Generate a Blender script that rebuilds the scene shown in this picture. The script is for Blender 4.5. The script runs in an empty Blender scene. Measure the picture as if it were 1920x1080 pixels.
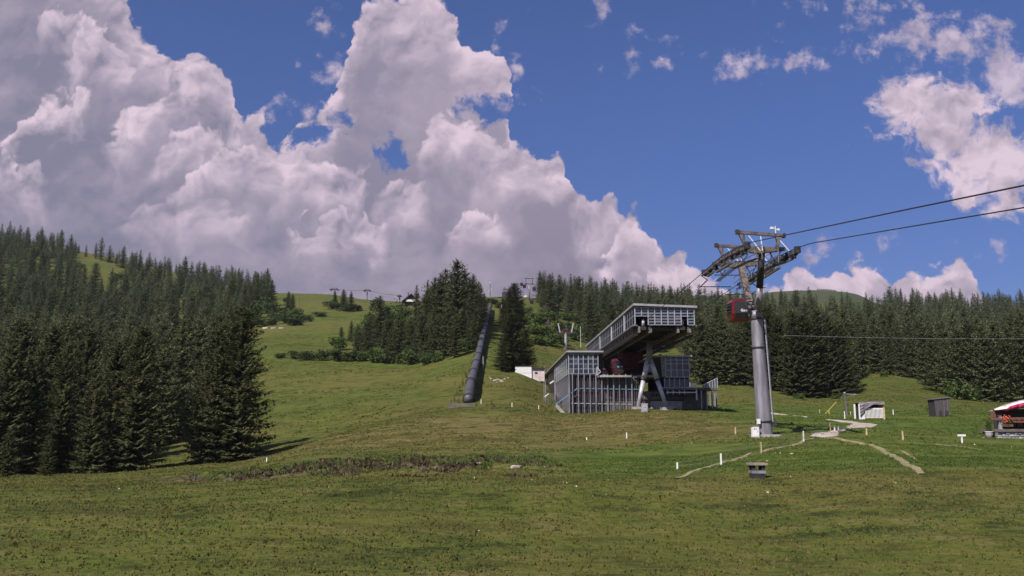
import bpy, math, random
import numpy as np
from mathutils import Vector, Matrix, noise as mnoise

RND = random.Random(7)
scene = bpy.context.scene
COL = scene.collection

# ------------------------------------------------------------------ camera
FPX = 1663.0                     # focal length in photo pixels (1920 wide)
PITCH = math.radians(8.89)
CP, SP = math.cos(PITCH), math.sin(PITCH)
cam_d = bpy.data.cameras.new("camera")
cam_d.sensor_fit = 'HORIZONTAL'
cam_d.sensor_width = 36.0
cam_d.lens = 36.0 * FPX / 1920.0
cam_d.clip_start = 0.3
cam_d.clip_end = 12000
cam = bpy.data.objects.new("camera", cam_d)
COL.objects.link(cam)
cam.location = (0, 0, 0)
cam.rotation_euler = (math.radians(90) + PITCH, 0, 0)
scene.camera = cam

# ------------------------------------------------------------------ sun, sky, exposure
SUN_ELEV = math.radians(46)
SUN_DIR = Vector((-0.60, -0.80, 0)).normalized() * math.cos(SUN_ELEV) + Vector((0, 0, math.sin(SUN_ELEV)))
SUN_STRENGTH = 4.9
SKY_STRENGTH = 0.064
sl = bpy.data.lights.new("sun", 'SUN')
sl.energy = SUN_STRENGTH
sl.angle = math.radians(0.53)
sl.color = (1.0, 0.93, 0.86)
so = bpy.data.objects.new("sun", sl)
COL.objects.link(so)
so.location = (-60, -40, 120)
so.rotation_euler = SUN_DIR.to_track_quat('Z', 'Y').to_euler()

scene.view_settings.view_transform = 'Standard'
scene.view_settings.look = 'None'
scene.view_settings.gamma = 1.0
scene.view_settings.exposure = 0.4
scene.view_settings.use_curve_mapping = False
scene.render.engine = 'CYCLES'
scene.cycles.use_denoising = True
scene.cycles.max_bounces = 6
scene.cycles.diffuse_bounces = 2
scene.cycles.glossy_bounces = 2
scene.cycles.transmission_bounces = 4
scene.cycles.transparent_max_bounces = 6
scene.cycles.volume_bounces = 0
scene.cycles.caustics_reflective = False
scene.cycles.caustics_refractive = False
scene.render.film_transparent = False


def ray(x, y):
    """direction of photo pixel (x, y) with world Y = 1"""
    dx, dy = x - 960.0, 540.0 - y
    Y = FPX * CP - dy * SP
    Z = FPX * SP + dy * CP
    return dx / Y, Z / Y


def P(x, y, Y):
    u, v = ray(x, y)
    return Vector((u * Y, Y, v * Y))


# ---- node expression helper
class G:
    def __init__(self, tree):
        self.t = tree

    def new(self, typ, **kw):
        n = self.t.nodes.new(typ)
        for k, v in kw.items():
            setattr(n, k, v)
        return n

    def put(self, sock, v):
        if hasattr(v, 'is_output'):
            self.t.links.new(v, sock)
        elif isinstance(v, (tuple, list)):
            sock.default_value = v if len(v) == len(sock.default_value) else tuple(v) + (1.0,)
        else:
            sock.default_value = v

    def m(self, op, a, b=None, c=None, clamp=False):
        n = self.new('ShaderNodeMath', operation=op, use_clamp=clamp)
        for i, v in enumerate((a, b, c)):
            if v is not None:
                self.put(n.inputs[i], v)
        return n.outputs[0]

    def add(self, a, b): return self.m('ADD', a, b)
    def sub(self, a, b): return self.m('SUBTRACT', a, b)
    def mul(self, a, b): return self.m('MULTIPLY', a, b)
    def mx(self, a, b): return self.m('MAXIMUM', a, b)
    def mn(self, a, b): return self.m('MINIMUM', a, b)
    def mad(self, a, b, c): return self.m('MULTIPLY_ADD', a, b, c)

    def step(self, x, lo, hi, out0=0.0, out1=1.0):
        n = self.new('ShaderNodeMapRange', interpolation_type='SMOOTHSTEP')
        self.put(n.inputs[0], x); self.put(n.inputs[1], lo); self.put(n.inputs[2], hi)
        self.put(n.inputs[3], out0); self.put(n.inputs[4], out1)
        return n.outputs[0]

    def mix(self, f, a, b):
        n = self.new('ShaderNodeMix', data_type='RGBA')
        self.put(n.inputs[0], f); self.put(n.inputs[6], a); self.put(n.inputs[7], b)
        return n.outputs[2]

    def noise(self, vec, scale, detail=5, rough=0.55, dim='2D', dist=0.0, col=False):
        n = self.new('ShaderNodeTexNoise', noise_dimensions=dim)
        if vec is not None:
            self.put(n.inputs['Vector'], vec)
        self.put(n.inputs['Scale'], scale); self.put(n.inputs['Detail'], detail)
        self.put(n.inputs['Roughness'], rough); self.put(n.inputs['Distortion'], dist)
        return n.outputs[1 if col else 0]

    def voro(self, vec, scale, detail=3, rough=0.5, smooth=0.35, dim='2D'):
        n = self.new('ShaderNodeTexVoronoi', voronoi_dimensions=dim, feature='SMOOTH_F1')
        self.put(n.inputs['Vector'], vec)
        self.put(n.inputs['Scale'], scale); self.put(n.inputs['Detail'], detail)
        self.put(n.inputs['Roughness'], rough); self.put(n.inputs['Smoothness'], smooth)
        return n.outputs['Distance']

    def comb(self, x, y, z=0.0):
        n = self.new('ShaderNodeCombineXYZ')
        for i, v in enumerate((x, y, z)):
            self.put(n.inputs[i], v)
        return n.outputs[0]

    def vmath(self, op, a, b=None, s=None):
        n = self.new('ShaderNodeVectorMath', operation=op)
        self.put(n.inputs[0], a)
        if b is not None: self.put(n.inputs[1], b)
        if s is not None: self.put(n.inputs['Scale'], s)
        return n.outputs[0]

    def curve(self, x, pts):
        """piecewise smooth curve through (x, y) pairs, x scaled from U -0.8..0.8, y from V -0.3..0.9"""
        n = self.new('ShaderNodeFloatCurve')
        c = n.mapping.curves[0]
        q = sorted(((px + 0.8) / 1.6, (py + 0.3) / 1.2) for px, py in pts)
        c.points[0].location = q[0]
        c.points[1].location = q[-1]
        for a in q[1:-1]:
            c.points.new(a[0], a[1])
        for p in c.points:
            p.handle_type = 'AUTO_CLAMPED'
        n.mapping.update()
        self.put(n.inputs['Value'], self.mad(x, 1 / 1.6, 0.5))
        return self.mad(n.outputs[0], 1.2, -0.3)


def build_sky():
    w = bpy.data.worlds.new("World")
    scene.world = w
    w.use_nodes = True
    t = w.node_tree
    t.nodes.clear()
    g = G(t)
    out = g.new('ShaderNodeOutputWorld')
    bg = g.new('ShaderNodeBackground')
    t.links.new(bg.outputs[0], out.inputs[0])
    bg.inputs[1].default_value = SKY_STRENGTH
    sky = g.new('ShaderNodeTexSky', sky_type='NISHITA', sun_disc=False)
    sky.sun_elevation = SUN_ELEV
    sky.sun_rotation = math.atan2(SUN_DIR.x, SUN_DIR.y)
    sky.altitude = 1500
    sky.air_density = 1.0
    sky.dust_density = 0.3
    sky.ozone_density = 3.0
    hsv = g.new('ShaderNodeHueSaturation')
    hsv.inputs['Saturation'].default_value = 0.97
    hsv.inputs['Value'].default_value = 1.0
    t.links.new(sky.outputs[0], hsv.inputs['Color'])
    tint = g.new('ShaderNodeMix', data_type='RGBA', blend_type='MULTIPLY')
    tint.inputs[0].default_value = 1.0
    t.links.new(hsv.outputs[0], tint.inputs[6])
    tint.inputs[7].default_value = (0.72, 0.82, 1.26, 1)
    skyc = tint.outputs[2]
    # thin mountain air: the blue stays deep down to the ridge
    tc0 = g.new('ShaderNodeTexCoord')
    sp0 = g.new('ShaderNodeSeparateXYZ')
    t.links.new(tc0.outputs['Generated'], sp0.inputs[0])
    deep = g.mix(g.step(sp0.outputs[2], 0.02, 0.44), (0.52, 0.565, 0.625, 1), (0.87, 0.95, 0.98, 1))
    tint2 = g.new('ShaderNodeMix', data_type='RGBA', blend_type='MULTIPLY')
    tint2.inputs[0].default_value = 1.0
    t.links.new(skyc, tint2.inputs[6])
    t.links.new(deep, tint2.inputs[7])
    skyc = tint2.outputs[2]

    tc = g.new('ShaderNodeTexCoord')
    sep = g.new('ShaderNodeSeparateXYZ')
    t.links.new(tc.outputs['Generated'], sep.inputs[0])
    X, Y, Z = sep.outputs
    Yc = g.mx(Y, 0.05)
    U0 = g.m('DIVIDE', X, Yc)
    V0 = g.m('DIVIDE', Z, Yc)
    p0 = g.comb(U0, V0, 0.0)
    # slow warp of the cloud outlines
    wn = g.noise(p0, 9.0, 6, 0.6, col=True)
    wv = g.vmath('SCALE', g.vmath('SUBTRACT', wn, (0.5, 0.5, 0.5)), s=0.055)
    pw = g.vmath('ADD', p0, wv)
    s2 = g.new('ShaderNodeSeparateXYZ')
    t.links.new(pw, s2.inputs[0])
    U, V = s2.outputs[0], s2.outputs[1]
    LO = -0.29

    def uv(pts):
        return [ray(x, y) for x, y in pts]

    def crests(lists):
        """outline curve through all crests of a set, and a window that is 1 along each crest and 0 between them"""
        q, win = [], [(-0.8, 0.0)]
        for pts in lists:
            a = uv(pts)
            for i, j in ((0, 1), (-1, -2)):          # no sides steeper than about 55 degrees
                need = abs(a[i][1] - a[j][1]) / 1.4
                sg = -1 if i == 0 else 1
                if sg * (a[i][0] - a[j][0]) < need:
                    a[i] = (a[j][0] + sg * need, a[i][1])
            if q and a[0][0] - q[-1][0] < 0.03:
                q[-1] = ((q[-2][0] * 0.8 + a[0][0] * 0.2), q[-1][1])
            q += [(max(a[0][0] - 0.012, (q[-1][0] if q else -9) + 0.004), a[0][1])] + a + [(a[-1][0] + 0.012, a[-1][1])]
            w = min(0.016, 0.33 * (a[-1][0] - a[0][0]))
            win += [(a[0][0] - 0.002, 0.0), (a[0][0] + w, 1.0), (a[-1][0] - w, 1.0), (a[-1][0] + 0.002, 0.0)]
        win.append((0.8, 0.0))
        return [(-0.8, q[0][1])] + q + [(0.8, q[-1][1])], [(x, y * 0.5) for x, y in win]

    back = uv([(-300, -260), (120, -160), (238, -40), (262, 22), (300, 62), (335, 86), (388, 88), (424, 112), (446, 168),
               (488, 182), (512, 218), (540, 236), (572, 206), (604, 196), (628, 150), (640, 60), (664, -14), (760, -40),
               (836, -22), (872, 40), (925, 58), (946, 92), (958, 232), (984, 238), (1002, 260), (1042, 275),
               (1056, 310), (1082, 344), (1112, 342), (1140, 334), (1164, 356), (1190, 362), (1216, 384), (1240, 414),
               (1262, 456), (1292, 460), (1314, 488), (1352, 494), (1382, 520), (1412, 548), (1440, 536), (1468, 514), (1502, 496),
               (1540, 490), (1572, 482), (1602, 472), (1642, 468), (1672, 480), (1694, 496), (1722, 492), (1760, 480),
               (1792, 478), (1812, 492), (1836, 528), (1862, 580), (1890, 545), (1930, 538), (2050, 470)])
    back = [(-0.8, back[0][1] + .1)] + back + [(0.8, back[-1][1])]
    dback = g.sub(g.curve(U, back), V)
    fine = g.sub(g.noise(pw, 55.0, 5, 0.6), 0.5)
    bil = g.voro(pw, 26.0, 2.0, 0.5, 0.25)
    # interior crests, three sets
    setb = [[(40, 330), (46, 192), (62, 166), (92, 146), (136, 138), (180, 165)],
            [(425, 205), (440, 190), (480, 186)],
            [(545, 270), (600, 292), (650, 300), (690, 310)],
            [(785, 260), (806, 222), (836, 196), (870, 208), (906, 202), (950, 240), (1000, 266), (1046, 292)],
            [(1158, 470), (1166, 384), (1190, 362), (1216, 386), (1242, 416), (1262, 456)],
            [(1458, 550), (1482, 516), (1504, 500), (1542, 494), (1574, 502)],
            [(1588, 510), (1612, 478), (1642, 472), (1672, 486)],
            [(1700, 516), (1724, 496), (1760, 484), (1792, 480), (1812, 498)]]
    setc = [[(78, 40), (90, 12), (112, 4), (132, 18), (150, 8), (188, 10), (205, 40), (250, 60)],
            [(292, 270), (310, 236), (330, 222), (346, 214), (380, 226), (402, 214), (436, 240)],
            [(540, 400), (640, 372), (740, 395)], [(830, 400), (900, 352), (960, 378)],
            [(1006, 330), (1030, 300), (1052, 306), (1080, 345)],
            [(1088, 400), (1098, 352), (1140, 336), (1162, 362)],
            [(1210, 540), (1226, 490), (1256, 464), (1292, 462), (1314, 490), (1352, 496), (1382, 522)]]
    setd = [[(-40, 300), (10, 268), (40, 285), (60, 310)],
            [(136, 90), (152, 50), (182, 40), (204, 52), (240, 78), (262, 90)],
            [(330, 345), (360, 302), (386, 286), (396, 268), (430, 250), (472, 252), (522, 272), (560, 286), (604, 300), (640, 312)],
            [(690, 330), (760, 318), (800, 330)],
            [(880, 262), (915, 238), (950, 262), (985, 290)]]
    sete = [[(222, 386), (250, 366), (276, 346), (330, 360), (400, 350), (470, 372)], [(700, 60), (760, 30), (830, 50)],
            [(1180, 500), (1230, 520), (1290, 530)]]
    setf = [[(22, 285), (34, 268), (60, 290), (85, 300), (100, 325)], [(204, 232), (216, 206), (238, 190), (262, 176), (292, 160), (312, 142), (324, 118), (350, 112), (385, 130)]]
    bri = None
    rel0 = g.voro(pw, 15.0, 3.0, 0.55, 0.4)
    pw2 = g.vmath('ADD', pw, (-0.006, 0.016, 0.0))
    rel1 = g.voro(pw2, 15.0, 3.0, 0.55, 0.4)
    nz0 = g.noise(pw, 11.0, 7, 0.6)
    nz1 = g.noise(pw2, 11.0, 7, 0.6)
    pw3 = g.vmath('ADD', pw, (-0.002, 0.006, 0.0))
    bil2 = g.voro(pw3, 26.0, 2.0, 0.5, 0.25)
    fine2 = g.noise(pw3, 55.0, 5, 0.6)
    relief = g.add(g.mul(g.sub(rel1, rel0), 1.7), g.mul(g.sub(nz0, nz1), 2.4))
    relief = g.add(relief, g.add(g.mul(g.sub(bil2, bil), 1.0), g.mul(g.sub(g.add(fine, 0.5), fine2), 0.9)))

    jit = g.mad(bil, -0.028, g.mul(fine, 0.022))
    for pts, k, amp in ((crests(setb), 0.085, 1.0), (crests(setc), 0.07, 0.9), (crests(setd), 0.085, 0.85), (crests(sete), 0.09, 0.4), (crests(setf), 0.085, 1.0)):
        d = g.add(g.sub(g.curve(U, pts[0]), V), g.add(jit, 0.008))
        e = g.mul(g.step(d, 0.0, 0.010), g.step(d, 0.004, k, 1.0, 0.0))
        e = g.mul(g.mul(e, amp), g.mul(g.curve(U, pts[1]), 2.0))
        bri = e if bri is None else g.mx(bri, e)
    dcov = g.add(dback, g.add(jit, 0.006))
    e = g.step(dcov, 0.0, 0.10, 1.0, 0.0)
    bri = g.mx(bri, g.mul(e, 0.85))

    def blob(cx, cy, rx, ry):
        u, v = ray(cx, cy)
        a = g.mul(g.sub(U, u), FPX / rx)
        b = g.mul(g.sub(V, v), FPX / ry)
        q = g.m('SQRT', g.add(g.mul(a, a), g.mul(b, b)))
        return g.mul(g.sub(1.0, q), min(rx, ry) / FPX)

    def blobs(lst):
        r = None
        for b in lst:
            f = blob(*b)
            r = f if r is None else g.mx(r, f)
        return r
    holes = blobs([(734, 294, 27, 17), (600, 262, 34, 15), (640, 232, 16, 10), (935, 200, 56, 26)])
    dcov = g.mn(dcov, g.sub(g.add(g.mul(fine, 0.03), g.mul(g.sub(nz0, 0.5), 0.035)), holes))
    a_main = g.step(dcov, -0.001, 0.008)
    # cloud upper right
    rc = blobs([(1702, 196, 74, 78), (1765, 245, 105, 75), (1850, 285, 115, 80), (1652, 258, 62, 24), (1825, 350, 62, 60),
                (1895, 385, 62, 52), (1745, 300, 55, 34), (1780, 200, 90, 60), (1880, 330, 80, 60), (1790, 320, 60, 40)])
    rc2 = g.add(rc, g.add(g.mul(g.sub(nz0, 0.5), 0.05), g.mul(fine, 0.05)))
    a_rc = g.step(rc2, 0.0, 0.022)
    bri = g.mx(bri, g.mul(g.step(rc2, 0.0, 0.07, 1.0, 0.35), a_rc))
    wisp = blobs([(1560, 12, 85, 24), (1650, 8, 60, 22), (1710, 62, 85, 50), (1815, 90, 120, 60), (1890, 150, 80, 70), (1600, 40, 50, 16),
                  (1400, 116, 48, 20), (1468, 112, 46, 16), (1200, 102, 38, 18), (1190, 48, 20, 20), (972, 112, 24, 36),
                  (604, 40, 26, 28), (1560, 470, 26, 22), (1120, 10, 8, 8), (1540, 485, 60, 16), (1665, 100, 60, 14), (590, 215, 60, 26), (618, 150, 26, 60), (905, 165, 50, 30), (1860, 470, 30, 16)])
    wn2 = g.noise(p0, 30.0, 6, 0.62)
    wisp2 = g.add(wisp, g.add(g.mul(g.sub(nz0, 0.5), 0.08), g.mul(g.sub(wn2, 0.52), 0.13)))
    a_w = g.mul(g.step(wisp2, -0.004, 0.034), 0.8)
    bri = g.mx(bri, g.mul(a_w, 0.55))
    # the rest of the sky, where no outline is set: broken fair weather cumulus
    dirv = tc.outputs['Generated']
    gn = g.noise(dirv, 2.6, 5, 0.58, dim='3D')
    a_gen = g.mul(g.step(gn, 0.52, 0.60), g.step(Z, 0.0, 0.12))
    outside = g.mx(g.mx(g.step(g.m('ABSOLUTE', U0), 0.62, 0.78), g.step(V0, 0.52, 0.66)), g.step(Y, 0.25, 0.12))
    a_front = g.mx(g.mx(a_main, a_rc), a_w)
    alpha = g.add(g.mul(a_front, g.sub(1.0, outside)), g.mul(a_gen, outside))
    bri = g.add(g.mul(bri, g.sub(1.0, outside)), g.mul(0.5, outside))
    # colours of the cloud, radiance before the background strength
    k = 0.758 / SKY_STRENGTH
    low = g.step(V0, 0.05, 0.42)                 # bases are greyer and bluer than the towers
    leftw = g.step(U0, 0.05, -0.35)
    dark = g.mix(low, (0.215 * k, 0.195 * k, 0.275 * k), (0.35 * k, 0.305 * k, 0.40 * k))
    dark = g.mix(g.mul(leftw, 0.8), dark, (0.195 * k, 0.195 * k, 0.285 * k))
    big = g.noise(pw, 5.0, 5, 0.55)
    tone = g.add(g.mul(bri, 0.62), g.add(g.mul(relief, g.mad(bri, 0.45, 0.09)), g.mul(g.sub(big, 0.5), 0.8)))
    tone = g.m('ADD', tone, 0.10, clamp=True)
    lit = (0.76 * k, 0.61 * k, 0.72 * k)
    cc = g.mix(tone, dark, lit)
    col = g.mix(alpha, skyc, cc)
    t.links.new(col, bg.inputs[0])
    w.cycles.sampling_method = 'MANUAL'
    w.cycles.sample_map_resolution = 512


build_sky()

# ------------------------------------------------------------------ materials
def material(name, color=(.5, .5, .5), rough=.7, metal=0.0, spec=.4, var=0.0, scale=3.0, bump=0.0, var_col=None, stretch=None, each=0.0):
    m = bpy.data.materials.new(name)
    m.use_nodes = True
    t = m.node_tree
    g = G(t)
    b = t.nodes['Principled BSDF']
    b.inputs['Roughness'].default_value = rough
    b.inputs['Metallic'].default_value = metal
    b.inputs['Specular IOR Level'].default_value = spec
    b.inputs['Base Color'].default_value = (*color, 1)
    if var or bump:
        tc = g.new('ShaderNodeTexCoord')
        vec = tc.outputs['Object']
        if stretch:
            mp = g.new('ShaderNodeMapping')
            t.links.new(vec, mp.inputs[0])
            mp.inputs['Scale'].default_value = stretch
            vec = mp.outputs[0]
        n = g.noise(vec, scale, 6, 0.65, dim='3D')
        if var:
            c2 = var_col or tuple(c * (1 - var) for c in color)
            cc = g.mix(g.step(n, 0.38, 0.66), (*color, 1), (*c2, 1))
            if each:
                oi = g.new('ShaderNodeObjectInfo')
                cc = g.mix(g.mul(oi.outputs['Random'], each), cc, tuple(c * .35 for c in color) + (1,))
            t.links.new(cc, b.inputs['Base Color'])
        if bump:
            bn = g.new('ShaderNodeBump')
            bn.inputs['Strength'].default_value = bump
            bn.inputs['Distance'].default_value = 0.05
            t.links.new(n, bn.inputs['Height'])
            t.links.new(bn.outputs[0], b.inputs['Normal'])
    return m


def lush(g, pos):
    """where the turf is watered and green: the flat right of the pylon and a belt before the mound"""
    sp = g.new('ShaderNodeSeparateXYZ')
    g.t.links.new(pos, sp.inputs[0])
    X, Y = sp.outputs[0], sp.outputs[1]
    n = g.sub(g.noise(pos, 0.07, 4, 0.6, dim='3D'), 0.5)
    w = g.mul(n, 14.0)
    right = g.mul(g.step(g.add(X, w), 17.0, 26.0), g.step(g.add(Y, w), 175.0, 120.0))
    belt = g.mul(g.step(g.add(Y, w), 78.0, 66.0), g.step(g.add(X, w), -2.0, 6.0))
    near = g.step(g.add(Y, w), 38.0, 46.0)
    upper = g.mul(g.step(g.add(Y, w), 128.0, 175.0), 0.25)
    return g.mul(g.mx(g.mx(right, belt), upper), near)


def leaf_material(name, c1, c2, c3, scale=1.2, trans=0.25, fleck=0.35, meadow=False):
    """needles or leaves: three greens by clump, by tree and by position, with a little light through them"""
    m = bpy.data.materials.new(name)
    m.use_nodes = True
    t = m.node_tree
    g = G(t)
    t.nodes.remove(t.nodes['Principled BSDF'])
    out = t.nodes['Material Output']
    tc = g.new('ShaderNodeTexCoord')
    oi = g.new('ShaderNodeObjectInfo')
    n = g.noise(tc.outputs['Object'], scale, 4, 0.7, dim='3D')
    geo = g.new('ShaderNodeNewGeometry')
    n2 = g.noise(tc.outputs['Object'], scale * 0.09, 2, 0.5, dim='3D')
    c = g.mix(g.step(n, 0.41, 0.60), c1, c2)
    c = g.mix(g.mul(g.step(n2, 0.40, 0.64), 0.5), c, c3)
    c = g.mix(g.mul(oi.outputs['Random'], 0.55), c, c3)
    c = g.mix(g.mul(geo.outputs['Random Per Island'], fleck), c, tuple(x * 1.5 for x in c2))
    if meadow:
        c = g.mix(g.mul(lush(g, geo.outputs['Position']), 0.75), c, (0.072, 0.118, 0.022))
    d = g.new('ShaderNodeBsdfDiffuse')
    t.links.new(c, d.inputs[0])
    tr = g.new('ShaderNodeBsdfTranslucent')
    t.links.new(c, tr.inputs[0])
    ms = g.new('ShaderNodeMixShader')
    ms.inputs[0].default_value = trans
    t.links.new(d.outputs[0], ms.inputs[1])
    t.links.new(tr.outputs[0], ms.inputs[2])
    t.links.new(ms.outputs[0], out.inputs[0])
    return m


def ground_material():
    m = bpy.data.materials.new("grassland")
    m.use_nodes = True
    t = m.node_tree
    g = G(t)
    b = t.nodes['Principled BSDF']
    b.inputs['Roughness'].default_value = 0.95
    b.inputs['Specular IOR Level'].default_value = 0.12
    geo = g.new('ShaderNodeNewGeometry')
    pos = geo.outputs['Position']
    mp = g.new('ShaderNodeMapping')
    t.links.new(pos, mp.inputs[0])
    mp.inputs['Scale'].default_value = (0.5, 1.0, 0.9)
    pc = mp.outputs[0]
    sep = g.new('ShaderNodeSeparateXYZ')
    t.links.new(pos, sep.inputs[0])
    X, Y, Z = sep.outputs
    n_big = g.noise(pc, 0.018, 4, 0.55, dim='3D')
    n_mid = g.noise(pc, 0.09, 6, 0.62, dim='3D')
    n_small = g.noise(pc, 0.8, 7, 0.7, dim='3D')
    n_grain = g.noise(pos, 3.4, 4, 0.7, dim='3D')
    green = (0.074, 0.092, 0.015)
    fresh = (0.080, 0.112, 0.017)
    olive = (0.118, 0.106, 0.027)
    straw = (0.170, 0.125, 0.054)
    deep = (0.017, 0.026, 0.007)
    c = g.mix(g.step(n_big, 0.43, 0.56), green, olive)
    c = g.mix(g.mul(g.step(n_mid, 0.48, 0.70), 0.75), c, fresh)
    # the dry mound in front of the station
    dx = g.mul(g.sub(X, 4.0), 1 / 27.0)
    dy = g.mul(g.sub(Y, 92.0), 1 / 27.0)
    dry = g.step(g.add(g.add(g.mul(dx, dx), g.mul(dy, dy)), g.mul(g.sub(n_mid, 0.5), 1.6)), 1.25, 0.35)
    c = g.mix(g.mul(dry, 0.85), c, g.mix(g.step(n_small, 0.42, 0.62), olive, straw))
    c = g.mix(g.mul(g.step(n_small, 0.51, 0.64), 0.6), c, straw)
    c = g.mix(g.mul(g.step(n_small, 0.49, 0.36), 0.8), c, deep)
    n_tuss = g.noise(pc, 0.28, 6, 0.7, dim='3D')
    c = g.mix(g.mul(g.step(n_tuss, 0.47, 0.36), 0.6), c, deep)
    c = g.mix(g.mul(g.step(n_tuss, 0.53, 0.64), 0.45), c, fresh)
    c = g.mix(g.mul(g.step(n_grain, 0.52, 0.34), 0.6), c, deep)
    c = g.mix(g.mul(lush(g, pos), 0.7), c, g.mix(g.step(n_small, 0.42, 0.6), (0.046, 0.080, 0.013), (0.084, 0.128, 0.022)))
    # far mountain: mixed to a darker green with distance
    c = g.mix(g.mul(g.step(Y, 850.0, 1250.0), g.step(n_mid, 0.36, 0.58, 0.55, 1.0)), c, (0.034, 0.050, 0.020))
    # pasture stripes along the contour lines
    wv = g.m('SINE', g.add(g.mul(Z, 2.6), g.mul(n_mid, 9.0)))
    c = g.mix(g.mul(g.step(wv, 0.55, 1.0), 0.28), c, olive)
    # trodden, weedy bank in front, bare where the soil shows
    bx = g.mul(g.add(X, 10.0), 1 / 10.5)
    by = g.mul(g.sub(Y, 53.0), 1 / 8.0)
    soil = g.step(g.add(g.add(g.mul(bx, bx), g.mul(by, by)), g.mul(g.sub(n_tuss, 0.5), 7.0)), 0.9, 0.3)
    c = g.mix(g.mul(soil, 0.9), c, g.mix(g.step(n_grain, 0.4, 0.62), (0.038, 0.028, 0.02), (0.17, 0.128, 0.09)))
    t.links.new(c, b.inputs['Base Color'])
    bn = g.new('ShaderNodeBump')
    bn.inputs['Strength'].default_value = 0.9
    bn.inputs['Distance'].default_value = 0.35
    t.links.new(g.add(n_small, g.mul(n_grain, 0.4)), bn.inputs['Height'])
    t.links.new(bn.outputs[0], b.inputs['Normal'])
    return m


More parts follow.
